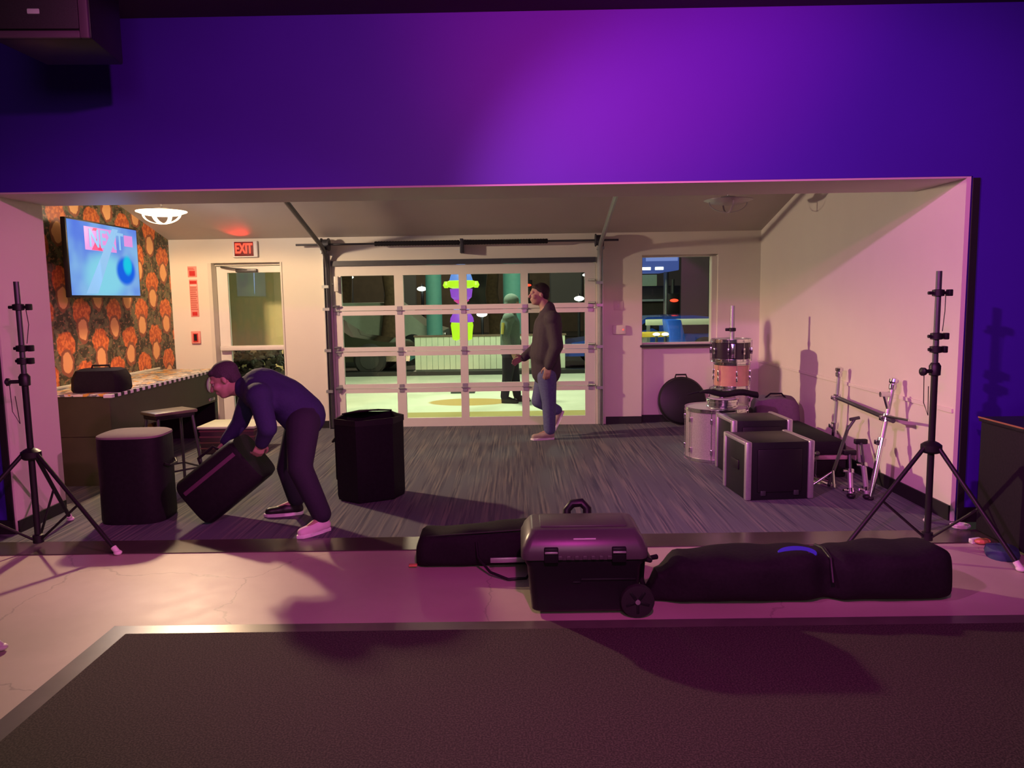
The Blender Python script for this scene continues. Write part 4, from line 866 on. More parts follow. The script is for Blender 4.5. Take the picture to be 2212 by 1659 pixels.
b = MB(); b.tube([(-0.1, -0.02, 0.505), (-0.05, -0.03, 0.55), (0.06, -0.03, 0.55), (0.10, -0.02, 0.505)], 0.009); b.build('strap', 'black_cloth', t)
t = thing('flat_case', 'long low black case with a pink trim line beside the right wall', 'case', (2.66, 7.05, 0.004), 0.0)
MB().box(-0.25, 0.13, -0.60, 0.50, 0.19, 0.32, 0.035).build('lid', 'black_cloth', t)
MB().box(-0.255, 0.135, -0.605, 0.505, 0.155, 0.19, 0.006).build('trim_line', mat('dusty_pink_trim', (0.42, 0.26, 0.30), 0.6), t)
MB().box(-0.25, 0.13, -0.60, 0.50, 0.0, 0.155, 0.02).build('base', 'black_cloth', t)
# chrome drum rack
rk = thing('drum_rack', 'chrome drum rack frame standing against the right wall', 'drum rack', (0, 0, 0))
A0, A1 = Vector((2.83, 6.86, 0.018)), Vector((2.86, 6.83, 0.87)); B0, B1 = Vector((2.66, 5.72, 0.018)), Vector((2.87, 5.86, 0.87))
MB().cyl(A0, A0.lerp(A1, 0.45), 0.020).build('leg_tube', 'chrome', rk); MB().cyl(A0.lerp(A1, 0.42), A1, 0.015).build('upper_tube', 'steel', rk)
MB().cyl(B0, B0.lerp(B1, 0.5), 0.020).build('leg_tube', 'chrome', rk); MB().cyl(B0.lerp(B1, 0.48), B1, 0.017).build('upper_tube', 'steel', rk)
for p in (A0, B0): MB().sphere(p, (0.028, 0.028, 0.020)).build('rubber_tip', 'rubber', rk)
pa, pb = A0.lerp(A1, 0.73), B0.lerp(B1, 0.70)
MB().cyl(pa, pb + (pb - pa).normalized() * 0.12, 0.0175).build('cross_bar', 'dark_steel', rk)
for p, q in ((pa, A1 - A0), (pb, B1 - B0), (A0.lerp(A1, 0.43), A1 - A0), (B0.lerp(B1, 0.49), B1 - B0)):
    d = q.normalized(); MB().cyl(p - d * 0.03, p + d * 0.03, 0.031, n=16).box(-0.05, 0.02, -0.02, 0.02, -0.018, 0.018, 0.006, m=Matrix.Translation(p)).build('clamp', 'chrome', rk)
for p in (A1, B1): MB().lathe([(0.012, -0.05), (0.026, -0.04), (0.03, -0.01), (0.022, 0.0), (0.034, 0.012), (0.034, 0.035), (0.015, 0.045)], tuple(p), tuple((p - A0).normalized() if p is A1 else (p - B0).normalized()), 18).build('tilter', 'chrome', rk)
MB().cyl(B0.lerp(B1, 0.78), B0.lerp(B1, 0.86) + Vector((-0.07, -0.05, 0.05)), 0.014).cyl(B0.lerp(B1, 0.86) + Vector((-0.10, -0.05, 0.05)), B0.lerp(B1, 0.86) + Vector((-0.03, -0.05, 0.05)), 0.02).build('tom_arm', 'chrome', rk)
MB().cyl(pb + Vector((-0.02, -0.02, 0.02)), pb + Vector((0.02, -0.30, 0.03)), 0.010).build('side_arm', 'chrome', rk)
# folded hardware stands and pedal
def hw_stand(label, foot, top, knob, loc0=(0, 0, 0)):
    t = thing('folded_stand', label, 'stand', (foot[0], foot[1], 0.004)); f = Vector((0, 0, 0.02)); tp = Vector(top) - Vector((foot[0], foot[1], 0.004))
    MB().cyl(f, f.lerp(tp, 0.55), 0.020).build('tube', 'alu', t); MB().cyl(f.lerp(tp, 0.5), tp, 0.013).build('inner_tube', 'dark_steel', t)
    MB().sphere((0, 0, 0.022), (0.033, 0.033, 0.022)).build('rubber_tip', 'black', t)
    d = (tp - f).normalized()
    for k in (0.12, 0.56): MB().cyl(f.lerp(tp, k) - d * 0.016, f.lerp(tp, k) + d * 0.016, 0.029, n=16).cyl(f.lerp(tp, k), f.lerp(tp, k) + Vector((-0.065, -0.02, 0.01)), 0.009).build('clamp', 'chrome', t)
    MB().box(-0.05, 0.05, -0.02, 0.02, -0.02, 0.02, 0.008, m=Matrix.Translation(tp)).build('head_clamp', 'black', t)
hw_stand('left one of two short folded chrome stands below the rack', atz(1838, 1078)[:2], (2.58, 5.92, 0.33), 0)
hw_stand('right one of two short folded chrome stands below the rack', atz(1873, 1080)[:2], (2.70, 6.00, 0.40), 0)
t = thing('cymbal_stand', 'dark folded cymbal stand leaning over beside the low black case', 'stand', (2.50, 6.10, 0.004))
MB().cyl((0, 0, 0.02), (0.30, 0.36, 0.44), 0.014).build('tube', 'dark_steel', t)
MB().cyl((0.27, 0.33, 0.40), (0.34, 0.34, 0.50), 0.012).cyl((0.30, 0.34, 0.50), (0.38, 0.34, 0.515), 0.014).build('boom_tip', 'dark_steel', t)
for k in ((-0.09, 0.08), (0.02, -0.06), (0.10, 0.12)): MB().cyl((0.06, 0.07, 0.12), (k[0], k[1], 0.012), 0.010).build('leg', 'chrome', t)
t = thing('drum_pedal', 'small chrome foot pedal on the carpet left of the folded stands', 'pedal', (2.50, 6.28, 0.004), 0.3)
MB().box(-0.05, 0.05, -0.14, 0.14, 0.0, 0.012, 0.003).build('base_plate', 'alu', t)
MB().box(-0.045, 0.045, -0.13, 0.09, 0.03, 0.042, 0.004, m=Matrix.Rotation(0.16, 4, 'X')).build('footboard', 'chrome', t)
MB().cyl((-0.05, 0.12, 0.01), (-0.05, 0.12, 0.16), 0.008).cyl((0.05, 0.12, 0.01), (0.05, 0.12, 0.16), 0.008).cyl((-0.055, 0.12, 0.155), (0.055, 0.12, 0.155), 0.007).cyl((0, 0.12, 0.155), (0, 0.05, 0.23), 0.004).sphere((0, 0.045, 0.235), 0.022).build('beater', 'dark_steel', t)

# ------------------------------------------------------------------ rolling tool box
cx_, cy_ = 0.315, 3.84
cb = thing('rolling_tool_box', 'black rolling tool box with grey lid and one wheel showing', 'tool box', (cx_, cy_, 0.0))
b = MB()
def rr_box(w_, d_, z, r=0.04, dx=0.0):
    q = []
    for sx, sy, a0 in ((1, -1, -PI / 2), (1, 1, 0), (-1, 1, PI / 2), (-1, -1, PI)):
        for k in range(5):
            a = a0 + PI / 2 * k / 4; q.append(Vector((dx + sx * (w_ / 2 - r) + r * math.cos(a), sy * (d_ / 2 - r) + r * math.sin(a), z)))
    return q
b.rings([rr_box(0.50, 0.34, 0.02), rr_box(0.525, 0.36, 0.03), rr_box(0.565, 0.385, 0.255), rr_box(0.585, 0.395, 0.27), rr_box(0.585, 0.395, 0.30)]); b.build('tub', 'black_plastic', cb)
b = MB(); b.rings([rr_box(0.615, 0.42, 0.295), rr_box(0.625, 0.425, 0.305), rr_box(0.62, 0.42, 0.345), rr_box(0.60, 0.40, 0.365), rr_box(0.585, 0.385, 0.385), rr_box(0.53, 0.30, 0.425), rr_box(0.50, 0.27, 0.430)]); lid = b.build('lid', 'grey_lid', cb)
MB().box(-0.215, 0.215, -0.105, 0.105, 0.428, 0.437, 0.004).build('top_panel', 'grey_lid', cb)
for i in range(9): MB().box(-0.16 + i * 0.04 - 0.012, -0.16 + i * 0.04 + 0.012, -0.219, -0.20, 0.298, 0.318, 0.004).build('rib', 'grey_lid', cb)
for x in (-0.165, 0.165):
    l = MB().box(x - 0.035, x + 0.035, -0.226, -0.20, 0.285, 0.36, 0.006).build('latch', 'black_plastic', cb)
    MB().box(x - 0.032, x + 0.032, -0.236, -0.224, 0.334, 0.344, 0.003).build('latch_lip', 'alu', l)
MB().box(-0.055, 0.055, -0.1985, -0.1945, 0.372, 0.379, 0.001, m=Matrix.Translation((0, 0.010, 0.018))).build('badge', 'white', cb)
MB().box(-0.02, 0.25, -0.196, -0.185, 0.185, 0.195, 0.003).box(-0.06, -0.02, -0.193, -0.183, 0.17, 0.18, 0.003, m=Matrix.Rotation(0.0, 4, 'Y')).build('moulded_ridge', 'black_plastic', cb)
for sy in (-1, 1):
    wh = MB().lathe([(0.03, -0.018), (0.062, -0.020), (0.080, -0.018), (0.084, -0.008), (0.084, 0.008), (0.080, 0.018), (0.062, 0.020), (0.03, 0.018)], (0.255, sy * 0.205, 0.084), (0, 1, 0), 36).build('wheel', 'rubber', cb)
    hb = MB(); hb.lathe([(0.001, -0.026), (0.012, -0.025), (0.014, -0.018), (0.014, 0.018), (0.001, 0.02)], (0.255, sy * 0.205, 0.084), (0, 1, 0), 16); hb.build('axle_cap', 'alu', wh)
    sp_ = MB()
    for k in range(5):
        a = 2 * PI * k / 5 + 0.3; sp_.box(0.01, 0.060, -0.022, 0.0, -0.007, 0.007, 0.002, m=Matrix.Translation((0.255, sy * 0.205 + (0 if sy < 0 else 0.022), 0.084)) @ Matrix.Rotation(a, 4, 'Y'))
    sp_.build('spokes', 'black_plastic', wh)
MB().box(-0.22, -0.16, -0.10, 0.10, 0.0, 0.025, 0.004).build('foot', 'rubber', cb)
MB().tube([(0.29, -0.10, 0.26), (0.335, -0.10, 0.25), (0.335, 0.10, 0.25), (0.29, 0.10, 0.26)], 0.012).build('end_handle', 'black', cb)
MB().tube([(-0.06, 0.205, 0.33), (-0.06, 0.235, 0.42), (-0.03, 0.24, 0.455), (0.02, 0.24, 0.460), (0.05, 0.235, 0.43), (0.05, 0.205, 0.33)], 0.024).build('pull_handle', 'black', cb)

# ------------------------------------------------------------------ long soft bags on the concrete
def soft_bag(name, label, loc, rz, prof, mname, seed, cat='bag'):
    t = thing(name, label, cat, loc, rz); rnd = random.Random(seed); b = MB(); rr = []
    ph = [rnd.uniform(0, 6) for _ in range(6)]
    for (x, w_, h_, dy) in prof:
        q = []
        for j in range(32):
            a = 2 * PI * j / 32; cw, sw = math.cos(a), math.sin(a)
            yy = w_ / 2 * math.copysign(abs(cw) ** 0.62, cw); zz = h_ / 2 * math.copysign(abs(sw) ** 0.62, sw)
            wr = 1 + 0.030 * math.sin(3 * a + 9 * x + ph[0]) + 0.022 * math.sin(5 * a - 17 * x + ph[1]) + 0.015 * math.sin(29 * x + ph[2])
            q.append(Vector((x, dy + yy * wr, max(0.0, h_ / 2 + zz * (wr if sw > 0 else 1)))))
        rr.append(q)
    b.rings(rr); o = b.build('sack', mname, t); return t
def interp(keys, n):
    out = []
    for i in range(n):
        x = keys[0][0] + (keys[-1][0] - keys[0][0]) * i / (n - 1)
        for a, b_ in zip(keys, keys[1:]):
            if a[0] <= x <= b_[0] + 1e-9:
                k = (x - a[0]) / (b_[0] - a[0]); k = k * k * (3 - 2 * k); out.append((x,) + tuple(a[m] + (b_[m] - a[m]) * k for m in (1, 2, 3))); break
    return out
t = soft_bag('long_equipment_bag', 'long black equipment bag with blue logo lying right of the tool box', (1.45, 3.90, 0.001), 0.01,
    interp([(-0.80, 0.10, 0.05, -0.02), (-0.74, 0.16, 0.16, -0.02), (-0.62, 0.30, 0.235, 0), (-0.3, 0.34, 0.25, 0), (0.0, 0.33, 0.255, 0), (0.12, 0.27, 0.235, 0.02), (0.20, 0.33, 0.25, 0), (0.5, 0.36, 0.265, 0), (0.68, 0.34, 0.275, 0), (0.74, 0.28, 0.25, 0.0), (0.76, 0.12, 0.12, 0)], 60), 'black_cloth', 3)
b = MB(); b.lathe([(0.001, 0), (0.5, 0), (0.48, 0.03), (0.001, 0.03)], n=30); bmesh.ops.transform(b.bm, matrix=Matrix.Translation((-0.03, -0.065, 0.242)) @ Matrix.Rotation(0.42, 4, 'X') @ Matrix.Diagonal((0.205, 0.10, 0.25, 1)), verts=b.bm.verts); b.build('logo_oval', 'blue_logo', t)
b = MB(); b.tube([(-0.075 + 0.1 * i / 8, -0.075 - 0.010 * math.sin(i * 0.9), 0.248) for i in range(9)], 0.004, 6); b.build('logo_stroke', 'pink_logo', t)
MB().tube([(0.12, -0.16, 0.12), (0.13, -0.10, 0.225), (0.13, 0.0, 0.245), (0.13, 0.10, 0.23), (0.12, 0.17, 0.12)], 0.010).build('strap', 'black', t)
MB().box(0.46, 0.48, -0.115, -0.105, 0.225, 0.235).build('pull_tab', 'alu', t)
MB().tube([(-0.80, -0.02, 0.03), (-0.83, -0.06, 0.12), (-0.82, -0.05, 0.22), (-0.74, 0.0, 0.215)], 0.014).build('carry_handle', 'black_cloth', t)
t = soft_bag('short_equipment_bag', 'black equipment bag lying left of and behind the tool box', (-0.20, 4.47, 0.001), 0.03,
    interp([(-0.415, 0.16, 0.12, 0), (-0.40, 0.24, 0.185, 0), (-0.36, 0.27, 0.205, 0), (0.0, 0.28, 0.225, 0), (0.35, 0.29, 0.25, 0), (0.62, 0.28, 0.25, 0), (0.66, 0.16, 0.14, 0)], 44), 'black_cloth', 11)
MB().tube([(-0.06, -0.13, 0.16), (-0.05, -0.19, 0.09), (0.02, -0.27, 0.03), (0.12, -0.34, 0.012), (0.22, -0.33, 0.012), (0.26, -0.26, 0.03), (0.27, -0.15, 0.10)], 0.008).build('shoulder_strap', 'black', t)
MB().box(0.02, 0.22, -0.165, -0.15, 0.045, 0.075, 0.004).build('label_plate', 'alu', t)
MB().tube([(-0.35, -0.10, 0.19), (-0.1, -0.12, 0.21), (0.2, -0.12, 0.225), (0.5, -0.12, 0.24)], 0.005).build('zip', 'black', t)
MB().box(-0.46, -0.41, -0.10, -0.07, 0.01, 0.022, 0.004).build('zip_pull', 'orange', t)

# ------------------------------------------------------------------ table and oddments at the right edge
t = thing('equipment_table', 'black draped table at the right edge beside the blue wall', 'table', (3.42, 4.55, 0))
MB().box(-0.46, 0.50, -0.48, 0.36, 0.735, 0.765, 0.006).build('table_top', 'black', t)
b = MB(); b.box(-0.45, 0.49, -0.47, 0.35, 0.02, 0.735, 0.01); b.build('drape', 'black_cloth', t)
MB().box(-0.464, -0.458, -0.48, 0.36, 0.758, 0.767).build('edge_trim', mat('copper_edge', (0.30, 0.12, 0.06), 0.5), t)
t = thing('mixer', 'dark mixing desk lying on the black table', 'mixer', (3.34, 4.50, 0.768))
MB().prism([(-0.20, 0.0), (0.25, 0.0), (0.25, 0.09), (-0.20, 0.04)], -0.25, 0.22, 0.006, m=FACE_CAM).build('case', 'black', t)
for i in range(4): MB().box(-0.16, -0.08, -0.20 + i * 0.10, -0.15 + i * 0.10, 0.052, 0.062, 0.003).build('fader_block', 'white_cloth', t)
t = thing('folded_cloth', 'crumpled pale lilac cloth on top of the mixing desk', 'cloth', (3.27, 4.62, 0.86))
b = MB(); rr = []
for z, k in ((0.0, 0.75), (0.02, 1.0), (0.05, 0.95), (0.075, 0.7), (0.085, 0.2)):
    rr.append([Vector((0.18 * k * math.cos(a) * (1 + 0.08 * math.sin(3 * a)), 0.13 * k * math.sin(a) * (1 + 0.1 * math.sin(4 * a + 1)), z + 0.01 * math.sin(3 * a + 2))) for a in [2 * PI * j / 30 for j in range(30)]])
b.rings(rr); tag(b.build('cloth', 'white_cloth', t))
t = thing('paper_stack', 'loose white papers at the near edge of the black table', 'papers', (3.09, 4.25, 0.768), 0.0)
MB().box(-0.10, 0.00, -0.10, 0.10, 0, 0.006).build('lower_sheet', 'white', t, False)
MB().box(-0.09, -0.01, -0.08, 0.12, 0.006, 0.012, m=Matrix.Rotation(0.1, 4, 'Z')).build('upper_sheet', 'white_cloth', t, False)
p = atz(2127, 1176); t = thing('wrapper', 'crumpled orange and white wrapper on the floor beside the table', 'litter', (p.x - 0.02, p.y, 0.001))
b = MB(); b.sphere((0, 0, 0.02), (0.045, 0.03, 0.018), None, 10, 6).sphere((0.035, 0.015, 0.017), (0.03, 0.025, 0.015), None, 8, 6); b.build('paper', 'orange', t, False)
MB().box(-0.05, 0.03, 0.02, 0.05, 0.0, 0.03, 0.004, m=Matrix.Rotation(0.3, 4, 'Z')).build('white_corner', 'white', t)
p = atz(2172, 1206); t = thing('cloth_bundle', 'dark navy bundle on the floor under the right table edge', 'bundle', (p.x - 0.01, p.y + 0.02, 0.001))
b = MB(); b.rings([[Vector((0.09 * k * math.cos(a), 0.10 * k * math.sin(a), z + 0.004 * math.sin(3 * a))) for a in [2 * PI * j / 20 for j in range(20)]] for z, k in ((0.0, 0.9), (0.03, 1.0), (0.06, 0.9), (0.075, 0.4))]); b.build('fabric', 'navy_box', t)
t = thing('extension_lead', 'short dark cable coil by the foot of the blue wall', 'cable', (2.92, 4.98, 0.008))
MB().tube([(0.05 * math.cos(i * 0.7) * (1 + i * 0.01), 0.05 * math.sin(i * 0.7), 0.005 + 0.0008 * i) for i in range(26)], 0.006, 8).build('coil', 'pale_foot', t)

# ------------------------------------------------------------------ people
def organic(name, prims, material, parent, voxel=0.011, smooth=6, fac=0.5):
    "one continuous surface grown over tapered limbs and ovals"
    b = MB()
    for p in prims:
        if p[0] == 'e': b.sphere(p[1], p[2], p[3] if len(p) > 3 else None, 20, 14)
        else:
            a, c, r0, r1 = p; a, c = Vector(a), Vector(c); d = c - a; L = max(d.length, 1e-4); d = d / L
            u = d.orthogonal().normalized(); w = d.cross(u); rr = []
            for k in range(5):
                th = -PI / 2 + PI / 2 * (k + 0.25) / 4.25; rr.append((a + d * r0 * math.sin(th), r0 * math.cos(th)))
            for k in range(1, 4): rr.append((a.lerp(c, k / 4), r0 + (r1 - r0) * k / 4))
            for k in range(5):
                th = PI / 2 * k / 4.25; rr.append((c + d * r1 * math.sin(th), r1 * math.cos(th)))
            b.rings([[q + (u * math.cos(2 * PI * i / 16) + w * math.sin(2 * PI * i / 16)) * max(r, 1e-4) for i in range(16)] for q, r in rr])
    o = b.build(name + '_src', material, None)
    m = o.modifiers.new('r', 'REMESH'); m.mode = 'VOXEL'; m.voxel_size = voxel
    s = o.modifiers.new('s', 'SMOOTH'); s.iterations = smooth; s.factor = fac
    dg = bpy.context.evaluated_depsgraph_get(); me = bpy.data.meshes.new_from_object(o.evaluated_get(dg))
    old = o.data; bpy.data.objects.remove(o); bpy.data.meshes.remove(old)
    for p in me.polygons: p.use_smooth = True
    me.materials.clear(); me.materials.append(material if not isinstance(material, str) else M[material]); me.name = name
    r = bpy.data.objects.new(name, me); C.objects.link(r)
    if parent: r.parent = parent
    return r
def frame(fwd, up):
    f = Vector(fwd).normalized(); u = (Vector(up) - f * Vector(up).dot(f)).normalized(); s = f.cross(u)      # s = right-hand side
    return Matrix((f, s, u)).transposed(), f, s, u
def head_prims(c, fwd, up, k=1.0):
    Rm, f, s, u = frame(fwd, up); P = lambda a, b_, d: c + (f * a + s * b_ + u * d) * k
    e = [('e', P(-0.012, 0, 0.035), (0.098 * k, 0.076 * k, 0.088 * k), Rm), ('e', P(0.020, 0, -0.035), (0.072 * k, 0.060 * k, 0.080 * k), Rm),
         ('e', P(0.048, 0, -0.085), (0.036 * k, 0.036 * k, 0.026 * k), Rm),
         (P(0.086, 0, 0.020), P(0.112, 0, -0.022), 0.010 * k, 0.015 * k), (P(0.078, -0.035, 0.028), P(0.078, 0.035, 0.028), 0.014 * k, 0.014 * k),
         (P(0.088, -0.018, -0.052), P(0.088, 0.018, -0.052), 0.009 * k, 0.009 * k), (P(0.084, -0.016, -0.064), P(0.084, 0.016, -0.064), 0.009 * k, 0.009 * k)]
    for q in (-1, 1):
        e += [('e', P(-0.008, q * 0.078, -0.004), (0.017 * k, 0.009 * k, 0.030 * k), Rm), ('e', P(0.062, q * 0.042, -0.020), (0.028 * k, 0.024 * k, 0.026 * k), Rm)]
    return e
def head_details(c, fwd, up, parent, hair, k=1.0, hairlen=0.0, hood=None):
    Rm, f, s, u = frame(fwd, up); P = lambda a, b_, d: c + (f * a + s * b_ + u * d) * k
    for q in (-1, 1):
        e = MB().sphere(P(0.0765, q * 0.031, 0.004), 0.0105 * k).build('eye', 'eye', parent)
        MB().sphere(P(0.0845, q * 0.031, 0.004), 0.0045 * k).build('iris', 'black', e)
    pr = [('e', P(-0.024, 0, 0.050), (0.100 * k, 0.083 * k, 0.086 * k), Rm), ('e', P(-0.060, 0, 0.000), (0.055 * k, 0.074 * k, 0.075 * k), Rm),
          ('e', P(0.040, 0, 0.085), (0.042 * k, 0.062 * k, 0.030 * k), Rm)]
    for q in (-1, 1): pr.append((P(-0.012, q * 0.068, 0.040), P(-0.018, q * 0.070, 0.005), 0.018 * k, 0.013 * k))
    if hood: organic('hood', [('e', P(-0.03, 0, 0.045), (0.125 * k, 0.105 * k, 0.105 * k), Rm), ('e', P(-0.05, 0, -0.03), (0.09 * k, 0.10 * k, 0.11 * k), Rm), (P(-0.05, 0, -0.09), P(-0.04, 0, -0.14), 0.095 * k, 0.10 * k)], hood, parent, 0.012)
    else: organic('hair', pr, hair, parent, 0.008, 4)
def hand_prims(wrist, dirn, palm, side, curl=0.6, spread=0.10, k=1.0):
    "dirn: along the fingers, palm: direction the palm faces, side: +1/-1 where the thumb is"
    d = Vector(dirn).normalized(); n = (Vector(palm) - d * Vector(palm).dot(d)).normalized(); t = d.cross(n) * side
    pr = []
    W_ = Vector(wrist)
    for j in range(4):
        o = (1.5 - j) * 0.0195 * k
        root = W_ + d * (0.088 - 0.006 * abs(j - 1)) * k + t * o
        pr.append((W_ + d * 0.012 * k + t * o * 0.6, root, 0.0135 * k, 0.0115 * k))
        p = root; a = 0.15 * curl; dd = (d + t * (1.5 - j) * spread * 0.5).normalized()
        for seg, L in enumerate((0.042, 0.027, 0.022)):
            L *= (0.93, 1.0, 0.95, 0.78)[j] * k; a += curl * (0.55, 0.75, 0.55)[seg]
            q = p + (dd * math.cos(a) + n * math.sin(a)) * L; pr.append((p, q, (0.0098 - 0.0008 * seg) * k, (0.0090 - 0.0008 * seg) * k)); p = q
    b0 = W_ + d * 0.022 * k + t * 0.022 * k; b1 = b0 + (d * 0.6 + t * 0.75 + n * 0.25).normalized() * 0.040 * k
    b2 = b1 + (d * 0.85 + t * 0.35 + n * 0.45 * curl).normalized() * 0.032 * k; b3 = b2 + (d * 0.9 + n * 0.6 * curl).normalized() * 0.026 * k
    pr += [(b0, b1, 0.015 * k, 0.0115 * k), (b1, b2, 0.0115 * k, 0.010 * k), (b2, b3, 0.010 * k, 0.0085 * k)]
    return pr
def shoe(name, ankle, heel, toe, up, m_upper, m_sole, parent, k=1.0, soled=True):
    h, t_ = Vector(heel), Vector(toe); d = (t_ - h).normalized(); L = (t_ - h).length; u = (Vector(up) - d * Vector(up).dot(d)).normalized(); w = d.cross(u)
    o = organic(name, [(h + d * 0.04 + u * 0.045, h + d * L * 0.45 + u * 0.045, 0.042 * k, 0.042 * k), (h + d * L * 0.4 + u * 0.040, t_ - d * 0.045 + u * 0.034, 0.042 * k, 0.034 * k),
        (h + d * 0.05 + u * 0.05, Vector(ankle), 0.043 * k, 0.046 * k), (h + d * L * 0.38 + u * 0.068, h + d * L * 0.62 + u * 0.05, 0.03 * k, 0.026 * k)], m_upper, parent, 0.009, 4)
    if soled:
        b = MB(); pts = [(0.0, 0.0), (0.012, -0.032), (0.08, -0.036), (0.16, -0.035), (L - 0.08, -0.045), (L - 0.03, -0.036), (L, 0.0), (L - 0.03, 0.034), (L - 0.09, 0.042), (0.15, 0.032), (0.07, 0.035), (0.012, 0.03)]
        b.prism(pts, 0, 0.024, 0.004); mm = Matrix((d, w, u)).transposed().to_4x4(); bmesh.ops.transform(b.bm, matrix=Matrix.Translation(h) @ mm, verts=b.bm.verts)
        b.build('sole', m_sole, o)
    return o

# ---- man bending over the tipped speaker
Yb = 5.36
head = at(486, 822, Yb); hf, hu = Vector((-0.93, -0.22, -0.50)), Vector((-0.52, 0, 0.85))
neck = at(528, 838, Yb); chest = at(568, 842, Yb); mid = at(618, 862, Yb); pel = at(655, 898, Yb)
shN, shF = at(560, 856, Yb - 0.19), at(545, 840, Yb + 0.17)
elN, wrN = at(578, 925, Yb - 0.27), at(566, 955, Yb - 0.20)
elF, wrF = at(519, 912, Yb + 0.14), at(489, 952, Yb + 0.06)
hipN, knN, anN = at(655, 915, Yb - 0.10), at(648, 1010, Yb - 0.24), at(694, 1100, Yb - 0.27)
hipF, knF, anF = at(652, 912, Yb + 0.11), at(622, 1010, Yb + 0.18), at(640, 1072, Yb + 0.17)
anN.z = 0.10; anF.z = 0.10
toeN, heelN = anN + Vector((-0.13, -0.16, -0.094)), anN + Vector((0.04, 0.05, -0.094))
toeF, heelF = anF + Vector((-0.23, -0.06, -0.094)), anF + Vector((0.045, 0.015, -0.094))
handN_d, handF_d = Vector((-0.35, 0.15, -0.75)), Vector((-0.62, -0.10, -0.70))
prims = head_prims(head, hf, hu) + [(head + Vector((0.03, 0, -0.05)), neck, 0.058, 0.062), (neck, chest, 0.07, 0.13), (chest, mid, 0.13, 0.125), (mid, pel, 0.125, 0.135),
    (shN, shF, 0.07, 0.07), (shN, elN, 0.05, 0.042), (elN, wrN, 0.040, 0.027), (shF, elF, 0.05, 0.042), (elF, wrF, 0.040, 0.027),
    (hipN, knN, 0.088, 0.058), (knN, anN, 0.056, 0.040), (hipF, knF, 0.088, 0.058), (knF, anF, 0.056, 0.040),
    (anN, anN.lerp(toeN, 0.7) + Vector((0, 0, 0.02)), 0.03, 0.015), (anF, anF.lerp(toeF, 0.7) + Vector((0, 0, 0.02)), 0.03, 0.015)]
prims += hand_prims(wrN, handN_d, (-0.3, 0.5, 0.2), 1, 0.75) + hand_prims(wrF, handF_d, (0.6, -0.1, -0.5), -1, 0.7)
p1 = tag(organic('person', prims, 'skin', None, 0.0068, 3), 'man in dark navy clothes bending over the tipped black speaker', 'person')
head_details(head, hf, hu, p1, 'hair_grey')
organic('sweater', [(neck + Vector((0.01, 0, 0.0)), chest, 0.085, 0.155), (chest, mid, 0.160, 0.150), (mid, pel, 0.150, 0.158), (shN, shF, 0.095, 0.095), (shN, elN, 0.078, 0.066), (elN, wrN, 0.062, 0.050), (shF, elF, 0.078, 0.062), (elF, wrF, 0.060, 0.046),
    (chest + Vector((0, -0.07, 0)), mid + Vector((0, -0.07, 0)), 0.12, 0.115), (chest + Vector((0, 0.07, 0)), mid + Vector((0, 0.07, 0)), 0.12, 0.115), (mid, pel + Vector((0, -0.05, -0.02)), 0.13, 0.12)], 'navy', p1, 0.012, 5)
organic('trousers', [(pel, hipN, 0.155, 0.115), (pel, hipF, 0.155, 0.115), (hipN, knN, 0.118, 0.085), (knN, anN + Vector((0, 0, 0.03)), 0.085, 0.068), (hipF, knF, 0.115, 0.082), (knF, anF + Vector((0, 0, 0.03)), 0.082, 0.066)], 'dark_trousers', p1, 0.012, 5)
shoe('shoe', anN, heelN, toeN, (0, 0, 1), 'pink_shoe', 'white_sole', p1)
shoe('shoe', anF, heelF, toeF, (0, 0, 1), 'black_shoe', 'white_sole', p1)

# ---- man walking past the garage door
Ys = 8.50
head = at(1164, 637, Ys); hf, hu = Vector((-0.97, -0.25, 0.02)), Vector((-0.05, 0, 1))
neck = at(1180, 668, Ys); chest = at(1184, 705, Ys); belly = at(1178, 765, Ys); pel = at(1180, 800, Ys)
shN, shF = at(1194, 690, Ys - 0.19), at(1184, 690, Ys + 0.18)
elN, wrN = at(1203, 748, Ys - 0.24), at(1186, 790, Ys - 0.22)
elF, wrF = at(1158, 752, Ys + 0.16), at(1132, 772, Ys + 0.05)
hipN, knN, anN = at(1181, 812, Ys - 0.09), at(1186, 870, Ys - 0.09), at(1187, 925, Ys - 0.09)
hipF, knF, anF = at(1178, 812, Ys + 0.09), at(1163, 866, Ys + 0.09), at(1203, 898, Ys + 0.10)
anN.z = 0.10; anF.z = 0.30
heelN, toeN = anN + Vector((0.055, 0.01, -0.096)), anN + Vector((-0.215, -0.05, -0.094))
fd = Vector((-0.42, -0.05, -0.90)); fu = Vector((-0.9, 0, 0.42))
heelF = anF + Vector((0.085, 0.0, -0.01)); toeF = heelF + fd * 0.27
prims = head_prims(head, hf, hu) + [(head + Vector((0.035, 0, -0.06)), neck, 0.056, 0.062), (neck, chest, 0.07, 0.125), (chest, belly, 0.125, 0.125), (belly, pel, 0.125, 0.13),
    (shN, shF, 0.065, 0.065), (shN, elN, 0.050, 0.042), (elN, wrN, 0.040, 0.027), (shF, elF, 0.05, 0.042), (elF, wrF, 0.04, 0.027),
    (hipN, knN, 0.088, 0.058), (knN, anN, 0.055, 0.040), (hipF, knF, 0.088, 0.058), (knF, anF, 0.055, 0.040),
    (anN, anN.lerp(toeN, 0.7) + Vector((0, 0, 0.02)), 0.03, 0.015), (anF, heelF.lerp(toeF, 0.6) + fu * 0.035, 0.03, 0.015)]
prims += hand_prims(wrN, (-0.25, -0.1, -0.95), (0.15, 1, 0), -1, 0.5) + hand_prims(wrF, (-0.85, -0.2, -0.35), (0.1, -0.9, -0.3), 1, 0.45)
p2 = tag(organic('person', prims, 'skin', None, 0.0075, 3), 'man in charcoal jacket and blue jeans walking left past the garage door', 'person')
